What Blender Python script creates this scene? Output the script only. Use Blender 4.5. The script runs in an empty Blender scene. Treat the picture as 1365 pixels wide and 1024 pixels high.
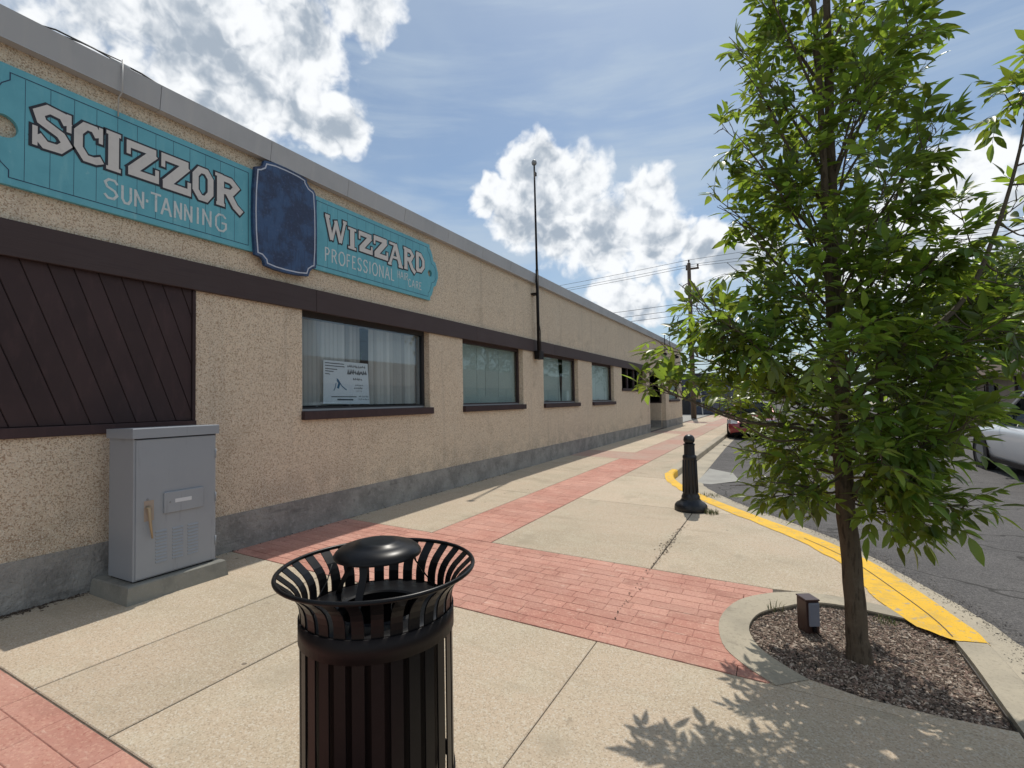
import bpy, math, random
import numpy as np
from mathutils import Vector, Matrix
R = math.radians
rnd = random.Random(7)
scene = bpy.context.scene
col = scene.collection

# ------------------------------------------------------------------ camera
yaw, pitch, roll = R(28.0936), R(1.8983), R(0.9740)
F = Vector((-math.sin(yaw)*math.cos(pitch), math.cos(yaw)*math.cos(pitch), math.sin(pitch)))
Rt = Vector((math.cos(yaw), math.sin(yaw), 0)); Up = Rt.cross(F)
R2 = math.cos(roll)*Rt - math.sin(roll)*Up
U2 = math.sin(roll)*Rt + math.cos(roll)*Up
cd = bpy.data.cameras.new('camera'); cam = bpy.data.objects.new('camera', cd); col.objects.link(cam)
M4 = Matrix.Identity(4)
for i in range(3):
    M4[i][0] = R2[i]; M4[i][1] = U2[i]; M4[i][2] = -F[i]
M4[0][3], M4[1][3], M4[2][3] = 0, 0, 1.6
cam.matrix_world = M4
cd.sensor_width = 36; cd.lens = 36*665/1365; cd.clip_start = .05; cd.clip_end = 5000
scene.camera = cam

# ------------------------------------------------------------------ light
SUN_D = Vector((.098, -.563, -1)).normalized()          # travel direction of the sunlight
sl = bpy.data.lights.new('sun', 'SUN'); so = bpy.data.objects.new('sun', sl); col.objects.link(so)
sl.energy = 3.0; sl.angle = R(.53); sl.color = (1, .95, .86)
so.rotation_euler = SUN_D.to_track_quat('-Z', 'Y').to_euler(); so.location = (0, 0, 30)
scene.view_settings.view_transform = 'Standard'
scene.view_settings.look = 'None'
scene.view_settings.exposure = 0.18
scene.view_settings.gamma = 1
scene.view_settings.use_curve_mapping = False

W = bpy.data.worlds.new('World'); scene.world = W; W.use_nodes = True
nt = W.node_tree; nt.nodes.clear()
def N(t, ty, **kw):
    n = t.nodes.new(ty)
    for k, v in kw.items(): setattr(n, k, v)
    return n
def math_(t, op, a, b=None, c=None, clamp=False):
    n = N(t, 'ShaderNodeMath', operation=op, use_clamp=clamp)
    for i, v in enumerate((a, b, c)):
        if v is None: continue
        if isinstance(v, (int, float)): n.inputs[i].default_value = v
        else: t.links.new(v, n.inputs[i])
    return n.outputs[0]
def mixc(t, f, a, b, mode='MIX'):
    n = N(t, 'ShaderNodeMix', data_type='RGBA', blend_type=mode)
    for s, v in ((0, f), (6, a), (7, b)):
        if isinstance(v, (int, float)): n.inputs[s].default_value = v
        elif isinstance(v, tuple): n.inputs[s].default_value = (*v[:3], 1)
        else: t.links.new(v, n.inputs[s])
    return n.outputs[2]
def smooth(t, v, lo, hi, a=0., b=1.):
    n = N(t, 'ShaderNodeMapRange', interpolation_type='SMOOTHSTEP')
    t.links.new(v, n.inputs[0])
    n.inputs[1].default_value = lo; n.inputs[2].default_value = hi
    n.inputs[3].default_value = a; n.inputs[4].default_value = b
    return n.outputs[0]
def noise(t, vec, scale, detail=4, rough=.55, dist=0.):
    n = N(t, 'ShaderNodeTexNoise'); t.links.new(vec, n.inputs['Vector'])
    n.inputs['Scale'].default_value = scale; n.inputs['Detail'].default_value = detail
    n.inputs['Roughness'].default_value = rough; n.inputs['Distortion'].default_value = dist
    return n.outputs['Fac']

sky = N(nt, 'ShaderNodeTexSky'); sky.sky_type = 'NISHITA'; sky.sun_disc = False
sky.sun_elevation = math.asin(-SUN_D.z); sky.sun_rotation = math.atan2(-SUN_D.x, -SUN_D.y)
sky.air_density = 1.0; sky.dust_density = 1.4; sky.ozone_density = 1.6; sky.altitude = 600
SKY_STR = .15
K = 1/SKY_STR
tc = N(nt, 'ShaderNodeTexCoord'); dirv = tc.outputs['Generated']
# cumulus banks: (direction, angular radius, weight)
blobs = [(-0.78,0.33,0.531,0.13,0.5),(-0.826,0.276,0.492,0.08,0.35),(-0.73,0.42,0.545,0.13,0.9),(-0.717,0.482,0.504,0.10,1),
 (-0.643,0.52,0.561,0.09,1),(-0.678,0.548,0.49,0.07,0.85),(-0.76,0.462,0.458,0.08,0.9),(-0.536,0.581,0.612,0.05,0.8),
 (-0.649,0.6,0.468,0.056,1),(-0.564,0.553,0.613,0.05,0.6),
 (-0.385,0.821,0.422,0.072,1),(-0.338,0.861,0.379,0.088,1),(-0.426,0.833,0.354,0.074,1),(-0.487,0.791,0.371,0.036,0.8),
 (-0.464,0.787,0.406,0.024,0.7),(-0.367,0.873,0.325,0.078,1),(-0.29,0.907,0.304,0.085,1),(-0.201,0.908,0.360,0.058,1),
 (-0.194,0.932,0.296,0.072,1),(-0.121,0.95,0.272,0.056,1),(-0.066,0.959,0.258,0.05,1),(-0.019,0.966,0.240,0.04,0.8),
 (-0.273,0.942,0.194,0.055,0.9),(-0.227,0.959,0.171,0.05,0.8),(-0.125,0.966,0.227,0.05,0.4),(-0.215,0.946,0.242,0.06,0.4),
 (0.247,0.933,0.262,0.095,0.6),(0.173,0.959,0.226,0.10,0.6),(0.259,0.908,0.33,0.036,0.7),(0.286,0.939,0.192,0.06,0.7),
 # banks outside the frame
 (.55,.7,.40,.22,.9),(.75,.4,.45,.25,.9),(.9,0,.35,.28,.9),(.6,-.5,.5,.3,.8),(.2,-.9,.35,.3,.9),(-.4,-.75,.45,.32,.9),
 (-.85,-.3,.35,.28,.9),(0,-.5,.85,.22,.6),(-.95,.1,.25,.2,.8)]
wn = N(nt, 'ShaderNodeTexNoise'); nt.links.new(dirv, wn.inputs['Vector'])
wn.inputs['Scale'].default_value = 9; wn.inputs['Detail'].default_value = 3; wn.inputs['Roughness'].default_value = .6
vs = N(nt, 'ShaderNodeVectorMath', operation='SUBTRACT'); nt.links.new(wn.outputs['Color'], vs.inputs[0]); vs.inputs[1].default_value = (.5, .5, .5)
vm = N(nt, 'ShaderNodeVectorMath', operation='MULTIPLY_ADD'); nt.links.new(vs.outputs[0], vm.inputs[0]); vm.inputs[1].default_value = (.085, .085, .085); nt.links.new(dirv, vm.inputs[2])
wd = vm.outputs[0]
acc = None
for (x, y, z, r, w) in blobs:
    l = math.sqrt(x*x+y*y+z*z)
    dn = N(nt, 'ShaderNodeVectorMath', operation='DISTANCE'); nt.links.new(wd, dn.inputs[0]); dn.inputs[1].default_value = (x/l, y/l, z/l)
    v = math_(nt, 'MULTIPLY_ADD', dn.outputs['Value'], -w/r, w*1.0)
    acc = v if acc is None else math_(nt, 'SMOOTH_MAX', acc, v, .12)
n1a = noise(nt, dirv, 13, 7, .56)
def puffs(vec):
    b_ = math_(nt, 'ABSOLUTE', math_(nt, 'MULTIPLY_ADD', noise(nt, vec, 19, 3, .5), 2, -1))
    return math_(nt, 'MULTIPLY_ADD', b_, -1.6, .75)
n1 = math_(nt, 'SUBTRACT', n1a, math_(nt, 'MULTIPLY_ADD', puffs(wd), .35, -.14))
n2 = noise(nt, dirv, 42, 6, .6)
dens = math_(nt, 'ADD', acc, math_(nt, 'MULTIPLY_ADD', n1, .95, -.40))
dens = math_(nt, 'ADD', dens, math_(nt, 'MULTIPLY_ADD', n2, .26, -.13))
alpha = smooth(nt, dens, -.04, .30)
# bright rims, blue-grey cores and bases
off = N(nt, 'ShaderNodeVectorMath', operation='ADD'); nt.links.new(dirv, off.inputs[0]); off.inputs[1].default_value = (-.006, .006, .022)
off2 = N(nt, 'ShaderNodeVectorMath', operation='ADD'); nt.links.new(wd, off2.inputs[0]); off2.inputs[1].default_value = (-.006, .006, .022)
n1b = math_(nt, 'SUBTRACT', noise(nt, off.outputs[0], 13, 5, .56), math_(nt, 'MULTIPLY_ADD', puffs(off2.outputs[0]), .35, -.14))
relief = math_(nt, 'SUBTRACT', n1, n1b)
nlow = noise(nt, dirv, 7, 3, .5)
cv_ = math_(nt, 'ADD', acc, math_(nt, 'MULTIPLY_ADD', nlow, 1.7, -.92))
core = smooth(nt, math_(nt, 'ADD', cv_, math_(nt, 'MULTIPLY', relief, -2.2)), .02, 1.15)
white = tuple(K*c for c in (.86, .88, .90)); grey = tuple(K*c for c in (.35, .41, .485))
ccol = mixc(nt, core, white, grey)
# thin streaky veil
sx = N(nt, 'ShaderNodeSeparateXYZ'); nt.links.new(dirv, sx.inputs[0])
mp = N(nt, 'ShaderNodeMapping'); nt.links.new(dirv, mp.inputs[0]); mp.inputs['Rotation'].default_value = (R(12), R(16), R(-25)); mp.inputs['Scale'].default_value = (1.2, 2.0, 9)
veil = smooth(nt, noise(nt, mp.outputs[0], 2.2, 8, .55, .4), .38, .72)
veil2 = smooth(nt, noise(nt, dirv, 3.0, 5, .5), .42, .75)
vf = math_(nt, 'MULTIPLY_ADD', veil, .55, math_(nt, 'MULTIPLY_ADD', veil2, .30, .10))
hz = smooth(nt, sx.outputs['Z'], .02, .36, .62, .0)
vf = math_(nt, 'MAXIMUM', vf, hz)
skyc = mixc(nt, 1.0, sky.outputs[0], (.56, .62, .62), 'MULTIPLY')
skyv = mixc(nt, vf, skyc, tuple(K*c for c in (.45, .54, .64)))
fin = mixc(nt, alpha, skyv, ccol)
bgn = N(nt, 'ShaderNodeBackground'); nt.links.new(fin, bgn.inputs[0]); bgn.inputs[1].default_value = SKY_STR
ow = N(nt, 'ShaderNodeOutputWorld'); nt.links.new(bgn.outputs[0], ow.inputs[0])

# ------------------------------------------------------------------ materials
def material(name, base, rough=.7, metal=0., layers=(), bumps=(), spec=.5, objvar=0., coat=0., islvar=None):
    m = bpy.data.materials.new(name); m.use_nodes = True
    t = m.node_tree; b = t.nodes['Principled BSDF']
    geo = N(t, 'ShaderNodeNewGeometry'); P = geo.outputs['Position']
    c = N(t, 'ShaderNodeRGB'); c.outputs[0].default_value = (*base, 1); cur = c.outputs[0]
    if islvar:
        ramp = N(t, 'ShaderNodeValToRGB'); ramp.color_ramp.interpolation = 'CONSTANT'
        while len(ramp.color_ramp.elements) < len(islvar): ramp.color_ramp.elements.new(.5)
        for i, cc in enumerate(islvar):
            ramp.color_ramp.elements[i].position = i/len(islvar); ramp.color_ramp.elements[i].color = (*cc, 1)
        t.links.new(geo.outputs['Random Per Island'], ramp.inputs[0]); cur = ramp.outputs[0]
    for L in layers:
        kind, sc, cc, lo, hi, st = L[:6]
        if kind == 'n': v = noise(t, P, sc, 6, .6)
        elif kind == 's':      # stretched noise: sc is a vector
            mpn = N(t, 'ShaderNodeMapping'); t.links.new(P, mpn.inputs[0]); mpn.inputs['Scale'].default_value = sc
            v = noise(t, mpn.outputs[0], 1, 5, .6)
        elif kind == 'zg':     # splashed dirt near the foot of a wall, z from lo to hi
            sz = N(t, 'ShaderNodeSeparateXYZ'); t.links.new(P, sz.inputs[0])
            f = math_(t, 'MULTIPLY', math_(t, 'MULTIPLY', smooth(t, sz.outputs['Z'], lo, hi, 1, 0), smooth(t, noise(t, P, sc, 5, .6), .38, .62)), st)
            cur = mixc(t, f, cur, cc); continue
        elif kind == 'ck':     # wandering cracks
            ad = N(t, 'ShaderNodeVectorMath', operation='MULTIPLY_ADD'); nn = N(t, 'ShaderNodeTexNoise'); t.links.new(P, nn.inputs['Vector']); nn.inputs['Scale'].default_value = sc*4
            t.links.new(nn.outputs['Color'], ad.inputs[0]); ad.inputs[1].default_value = (.5, .5, .5); t.links.new(P, ad.inputs[2])
            vn = N(t, 'ShaderNodeTexVoronoi', feature='DISTANCE_TO_EDGE'); t.links.new(ad.outputs[0], vn.inputs['Vector']); vn.inputs['Scale'].default_value = sc; v = vn.outputs['Distance']
        else:
            vn = N(t, 'ShaderNodeTexVoronoi'); t.links.new(P, vn.inputs['Vector']); vn.inputs['Scale'].default_value = sc
            if kind == 'vc':
                sp = N(t, 'ShaderNodeSeparateColor'); t.links.new(vn.outputs['Color'], sp.inputs[0]); v = sp.outputs[0]
            elif kind == 'vd': v = vn.outputs['Distance']
        f = math_(t, 'MULTIPLY', smooth(t, v, lo, hi), st)
        cur = mixc(t, f, cur, cc)
    if objvar:
        oi = N(t, 'ShaderNodeObjectInfo')
        hs = N(t, 'ShaderNodeHueSaturation'); t.links.new(cur, hs.inputs['Color'])
        t.links.new(math_(t, 'MULTIPLY_ADD', oi.outputs['Random'], objvar, 1-objvar/2), hs.inputs['Value']); cur = hs.outputs[0]
    t.links.new(cur, b.inputs['Base Color'])
    b.inputs['Roughness'].default_value = rough; b.inputs['Metallic'].default_value = metal
    b.inputs['Specular IOR Level'].default_value = spec; b.inputs['Coat Weight'].default_value = coat
    b.inputs['Coat Roughness'].default_value = .08
    prev = None
    for kind, sc, dist in bumps:
        if kind == 'n': v = noise(t, P, sc, 5, .6)
        elif kind == 's':
            mpn = N(t, 'ShaderNodeMapping'); t.links.new(P, mpn.inputs[0]); mpn.inputs['Scale'].default_value = sc
            v = noise(t, mpn.outputs[0], 1, 5, .6)
        else:
            vn = N(t, 'ShaderNodeTexVoronoi'); t.links.new(P, vn.inputs['Vector']); vn.inputs['Scale'].default_value = sc; v = vn.outputs['Distance']
        bn = N(t, 'ShaderNodeBump'); bn.inputs['Distance'].default_value = dist; bn.inputs['Strength'].default_value = 1
        t.links.new(v, bn.inputs['Height'])
        if prev: t.links.new(prev, bn.inputs['Normal'])
        prev = bn.outputs[0]
    if prev: t.links.new(prev, b.inputs['Normal'])
    return m

stucco = material('stucco', (.72, .60, .45), .95, layers=[
    ('n', .5, (.60, .505, .39), .35, .7, .6), ('s', (.8, .8, .25), (.55, .47, .37), .5, .75, .35),
    ('s', (7, 7, .35), (.44, .37, .29), .54, .68, .4), ('s', (2.3, 2.3, .5), (.72, .63, .50), .60, .70, .5), ('n', 1.4, (.47, .39, .29), .58, .70, .6), ('zg', 4.0, (.36, .31, .24), .5, 1.05, .55), ('vc', 110, (.30, .205, .13), .64, .70, .7), ('vc', 125, (.76, .70, .58), .72, .78, .7), ('n', 80, (.40, .31, .22), .55, .7, .5)],
    bumps=[('v', 110, .005), ('n', 150, .003)], spec=.2)
foundm = material('parged_foundation', (.33, .32, .295), .9, layers=[
    ('n', 3, (.19, .185, .175), .35, .65, .8), ('n', 22, (.36, .35, .33), .5, .72, .7), ('n', 9, (.14, .14, .135), .58, .70, .5), ('s', (1.5, 1.5, 9), (.11, .11, .11), .6, .72, .5),
    ('n', 70, (.09, .09, .09), .58, .7, .5)], bumps=[('n', 18, .02), ('n', 60, .007)], spec=.25)
brown = material('brown_paint', (.052, .034, .033), .6, layers=[('n', 2, (.06, .042, .042), .4, .7, .7), ('s', (30, 2, 60), (.038, .024, .026), .5, .7, .5)],
    bumps=[('s', (40, 4, 90), .0015)], objvar=.18, spec=.35)
brown2 = material('dark_brown_boards', (.042, .025, .026), .62, layers=[('n', 3, (.03, .018, .02), .4, .7, .7), ('s', (60, 14, 5), (.062, .035, .036), .5, .7, .5)],
    bumps=[('s', (60, 20, 7), .0015)], objvar=.25, spec=.3)
fascia_m = material('grey_metal_flashing', (.40, .41, .42), .5, .0, layers=[('n', 1.5, (.33, .34, .35), .4, .7, .7), ('s', (2, 12, 1), (.45, .45, .44), .5, .7, .4)], objvar=.1)
conc = material('exposed_aggregate_concrete', (.50, .40, .295), .9, layers=[
    ('n', .7, (.41, .345, .25), .4, .65, .8), ('n', 3.3, (.50, .43, .32), .45, .7, .6),
    ('vc', 150, (.27, .21, .15), .74, .80, .5), ('vc', 130, (.58, .53, .44), .80, .86, .6), ('n', 110, (.36, .30, .22), .55, .72, .4),
    ('n', 9, (.20, .165, .12), .66, .76, .4), ('n', 1.7, (.34, .285, .21), .56, .70, .55), ('s', (.9, 5, 1), (.37, .31, .225), .58, .72, .5), ('n', 28, (.17, .13, .095), .70, .76, .6), ('vd', 2.3, (.13, .10, .075), .045, .028, .75)],
    bumps=[('n', 120, .0022), ('n', 5, .004)], objvar=.17, spec=.25)
conc_s = material('smooth_kerb_concrete', (.44, .385, .295), .9, layers=[
    ('n', 1.2, (.32, .285, .225), .4, .65, .8), ('n', 45, (.27, .235, .185), .5, .7, .6), ('n', 6, (.22, .19, .15), .58, .74, .6)],
    bumps=[('n', 90, .002), ('n', 7, .004)], objvar=.1, spec=.25)
padm = material('weathered_pad_concrete', (.24, .235, .205), .9, layers=[('n', 5, (.15, .15, .135), .4, .7, .8), ('n', 40, (.30, .29, .26), .5, .7, .5)], bumps=[('n', 25, .008), ('n', 90, .002)])
joint_m = material('joint_dirt', (.085, .07, .055), .95, layers=[('n', 20, (.15, .12, .09), .45, .65, .8)])
brickm = material('stamped_red_paver', (.52, .28, .22), .85, layers=[
    ('n', 1.1, (.42, .185, .14), .4, .65, .8), ('n', 7, (.52, .27, .205), .45, .7, .7), ('n', 60, (.33, .12, .09), .52, .7, .6),
    ('s', (7, 22, 9), (.64, .44, .35), .60, .70, .6), ('n', 3.1, (.36, .17, .13), .56, .66, .5), ('vc', 95, (.60, .36, .27), .84, .88, .5)],
    bumps=[('n', 24, .006), ('n', 110, .0018)], objvar=.16, spec=.25)
brickj = material('red_paver_joint', (.34, .155, .12), .95, layers=[('n', 14, (.50, .36, .28), .5, .62, .55), ('n', 6, (.13, .07, .055), .52, .66, .6)])
brickfar = material('faded_red_paver', (.42, .245, .19), .88, layers=[('n', .5, (.40, .30, .235), .4, .65, .9), ('n', 9, (.33, .19, .15), .5, .7, .6)])
asph = material('asphalt', (.115, .108, .105), .92, layers=[
    ('n', .45, (.085, .08, .08), .4, .62, .8), ('n', 4, (.15, .14, .135), .48, .7, .6), ('vc', 120, (.20, .19, .18), .76, .82, .55),
    ('vc', 95, (.06, .057, .055), .74, .80, .55), ('s', (1.2, 7, 1), (.065, .062, .06), .58, .68, .55), ('ck', .45, (.035, .033, .03), .007, .003, .8), ('n', 1.1, (.17, .16, .155), .58, .66, .4), ('n', 90, (.06, .057, .055), .5, .7, .6)],
    bumps=[('v', 120, .003), ('n', 8, .006)], spec=.25)
asph_dark = material('loose_gravel_dirt', (.07, .063, .057), .95, islvar=[(.05, .045, .042), (.09, .08, .07), (.16, .14, .12), (.035, .03, .03), (.22, .20, .17)])
groundm = material('ground', (.23, .20, .155), .95, layers=[('n', .05, (.12, .13, .07), .45, .6, .9), ('n', 2, (.27, .24, .19), .4, .7, .6), ('n', 30, (.14, .12, .10), .5, .7, .5)])
yellow = material('yellow_road_paint', (.78, .46, .03), .7, layers=[
    ('n', 2.5, (.72, .40, .02), .4, .7, .6), ('n', 40, (.42, .27, .06), .58, .70, .6), ('n', 13, (.38, .33, .24), .60, .64, .85), ('s', (11, 30, 4), (.40, .34, .22), .61, .66, .8), ('n', 5, (.55, .36, .07), .5, .62, .5), ('n', 75, (.35, .29, .18), .62, .68, .6)], bumps=[('n', 120, .002)], spec=.3)
patchm = material('pale_concrete_patch', (.33, .32, .29), .9, layers=[('n', 3, (.26, .25, .23), .4, .7, .8), ('n', 60, (.2, .2, .18), .5, .7, .5)])
teal = material('teal_sign_paint', (.12, .40, .48), .6, layers=[('n', 3, (.09, .33, .41), .4, .7, .7), ('s', (20, 14, 3), (.18, .46, .52), .5, .72, .5), ('n', 45, (.06, .22, .29), .62, .72, .4), ('n', 14, (.24, .48, .52), .64, .72, .5)], bumps=[('s', (30, 30, 6), .001)])
navy = material('navy_sign_paint', (.026, .07, .17), .55, layers=[('n', 3.5, (.010, .020, .06), .42, .58, .85), ('n', 34, (.06, .10, .20), .52, .70, .6), ('s', (40, 40, 6), (.012, .03, .08), .5, .66, .6)])
navyline = material('navy_pinstripe_paint', (.012, .04, .09), .6)
ink = material('black_lettering_paint', (.015, .018, .028), .6)
cream = material('off_white_lettering_paint', (.60, .58, .55), .65, layers=[('n', 12, (.50, .48, .46), .5, .7, .6)])
cream2 = material('faded_white_lettering_paint', (.56, .62, .62), .65, layers=[('n', 30, (.27, .42, .46), .5, .7, .7)])
silver = material('pale_border_paint', (.48, .52, .60), .6, layers=[('n', 30, (.38, .42, .52), .5, .7, .6)])
cabm = material('grey_enamel', (.27, .295, .325), .42, layers=[('n', 2.5, (.25, .275, .305), .4, .7, .7), ('n', 60, (.36, .36, .35), .70, .76, .5), ('s', (3, 40, 2), (.20, .215, .235), .60, .70, .5), ('n', 22, (.17, .12, .09), .72, .76, .6)], bumps=[('n', 3, .002)], spec=.5)
cab_dk = material('gap_black', (.012, .012, .014), .8)
tanm = material('worn_brass_handle', (.36, .28, .18), .5, .4)
labelm = material('white_label', (.55, .57, .60), .6)
rustm = material('worn_primer_patch', (.33, .27, .22), .8)
blackm = material('gloss_black_powder_coat', (.005, .005, .006), .33, layers=[('n', 40, (.010, .009, .010), .5, .7, .5)], spec=.20)
blackflat = material('satin_black_metal', (.008, .006, .0065), .5, spec=.2)
bollm = material('black_cast_iron_paint', (.007, .007, .009), .4, bumps=[('n', 60, .0012)], spec=.5)
wirem = material('twisted_wire', (.35, .33, .31), .4, .8)
cablem = material('black_cable', (.02, .02, .02), .6)
conduitm = material('pale_conduit', (.42, .42, .41), .5)
bark = material('ridged_grey_brown_bark', (.115, .088, .062), .95, layers=[('s', (45, 45, 9), (.05, .038, .028), .5, .65, .9), ('n', 12, (.17, .14, .10), .5, .7, .5)], bumps=[('s', (55, 55, 10), .012), ('n', 120, .003)], spec=.2)
twigm = material('smooth_twig_bark', (.095, .075, .05), .85, layers=[('n', 14, (.06, .048, .034), .45, .65, .7)])
mulch = material('wood_chip_mulch', (.2, .13, .09), .95, islvar=[(.15, .105, .08), (.25, .185, .14), (.09, .065, .05), (.34, .27, .215), (.18, .125, .095), (.26, .175, .14), (.12, .09, .07), (.46, .38, .31)])
soil = material('dark_soil', (.075, .053, .038), .95, layers=[('n', 25, (.14, .10, .075), .5, .7, .8)], bumps=[('n', 30, .02)])
woodpole = material('weathered_pole_wood', (.105, .075, .055), .9, layers=[('s', (14, 14, .8), (.05, .036, .028), .45, .65, .8)], bumps=[('s', (30, 30, 2), .008)])
steelm = material('galvanised_grey', (.22, .23, .24), .5, .3)
ceram = material('brown_ceramic', (.07, .05, .045), .3)
blinds_m = material('beige_vertical_blind', (.56, .53, .48), .8, objvar=.55)
shade_m = material('pale_window_shade', (.50, .56, .56), .85, layers=[('s', (3, 3, .5), (.52, .58, .58), .4, .7, .7)], objvar=.12)
intm = material('dark_interior', (.03, .03, .032), .9)
alum = material('aluminium_window_trim', (.33, .34, .35), .45, .4)
paperm = material('poster_paper', (.80, .84, .86), .6)
posterink = material('poster_print', (.06, .08, .10), .6)
posterblue = material('poster_blue_print', (.02, .14, .26), .6)
siding_m = material('slate_blue_siding', (.055, .068, .10), .8, layers=[('n', 1, (.045, .055, .085), .4, .7, .7)], objvar=.15)
houseb = material('brown_fascia_cladding', (.16, .115, .09), .85, layers=[('s', (.6, .6, 8), (.12, .085, .068), .45, .65, .7)])
housew = material('tan_far_wall', (.30, .25, .20), .9, layers=[('n', 1, (.24, .20, .16), .4, .7, .6)])
roofm = material('roof_membrane', (.2, .2, .2), .95)
redpaint = material('metallic_red_car_paint', (.24, .018, .025), .35, .2, spec=.6, coat=.8)
silverpaint = material('silver_car_paint', (.66, .68, .71), .35, .1, spec=.5, coat=.6)
tyrem = material('black_rubber', (.02, .02, .02), .85)
chrome = material('bright_trim', (.7, .7, .72), .15, 1.)
lens = material('headlight_lens', (.55, .57, .60), .12, 0, spec=.8, coat=1)
bronze = material('dark_bronze_box', (.055, .026, .02), .4, layers=[('n', 10, (.035, .018, .016), .4, .7, .7)])
greyface = material('grey_cover_plate', (.17, .185, .23), .4)
weedm = material('weed_green', (.10, .13, .04), .8, islvar=[(.10, .14, .04), (.16, .17, .07), (.07, .10, .03), (.24, .21, .11)])
whitefr = material('white_painted_timber', (.45, .45, .44), .7)

def leafmat(name, c, tr, islr=.5):
    m = bpy.data.materials.new(name); m.use_nodes = True; t = m.node_tree
    b = t.nodes['Principled BSDF']; out = t.nodes['Material Output']
    g = N(t, 'ShaderNodeNewGeometry'); oi = N(t, 'ShaderNodeObjectInfo')
    rv = math_(t, 'FRACT', math_(t, 'ADD', g.outputs['Random Per Island'], oi.outputs['Random']))
    val = math_(t, 'MULTIPLY_ADD', rv, islr, 1-islr/2)
    def hs(cc, sh):
        h = N(t, 'ShaderNodeHueSaturation'); h.inputs['Color'].default_value = (*cc, 1); t.links.new(val, h.inputs['Value'])
        t.links.new(math_(t, 'MULTIPLY_ADD', rv, .03, .485+sh), h.inputs['Hue']); return h.outputs[0]
    t.links.new(hs(c, 0), b.inputs['Base Color']); b.inputs['Roughness'].default_value = .36; b.inputs['Specular IOR Level'].default_value = .45
    tl = N(t, 'ShaderNodeBsdfTranslucent'); t.links.new(hs(tr, 0), tl.inputs[0])
    mx = N(t, 'ShaderNodeMixShader'); mx.inputs[0].default_value = .40
    t.links.new(b.outputs[0], mx.inputs[1]); t.links.new(tl.outputs[0], mx.inputs[2]); t.links.new(mx.outputs[0], out.inputs[0])
    return m
leafm = leafmat('ash_leaf', (.068, .124, .027), (.38, .50, .05), .85)
farleaf = leafmat('far_foliage', (.045, .075, .028), (.08, .13, .03), .7)

def glassmat(name, tint, refl=.0):
    m = bpy.data.materials.new(name); m.use_nodes = True; t = m.node_tree; t.nodes.remove(t.nodes['Principled BSDF'])
    out = t.nodes['Material Output']
    tr = N(t, 'ShaderNodeBsdfTransparent'); tr.inputs[0].default_value = (*tint, 1)
    gl = N(t, 'ShaderNodeBsdfGlossy'); gl.inputs['Roughness'].default_value = .015; gl.inputs[0].default_value = (.95, .97, 1, 1)
    fr = N(t, 'ShaderNodeFresnel'); fr.inputs[0].default_value = 1.52
    f = math_(t, 'MULTIPLY_ADD', fr.outputs[0], .13, refl*.3, clamp=True)
    mx = N(t, 'ShaderNodeMixShader'); t.links.new(f, mx.inputs[0]); t.links.new(tr.outputs[0], mx.inputs[1]); t.links.new(gl.outputs[0], mx.inputs[2])
    t.links.new(mx.outputs[0], out.inputs[0]); return m
glass = glassmat('window_glass', (.86, .90, .92), .02)
glass_g = glassmat('tinted_window_glass', (.85, .89, .88), .02)
carglass = glassmat('car_glass', (.10, .12, .12), .05)

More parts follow.
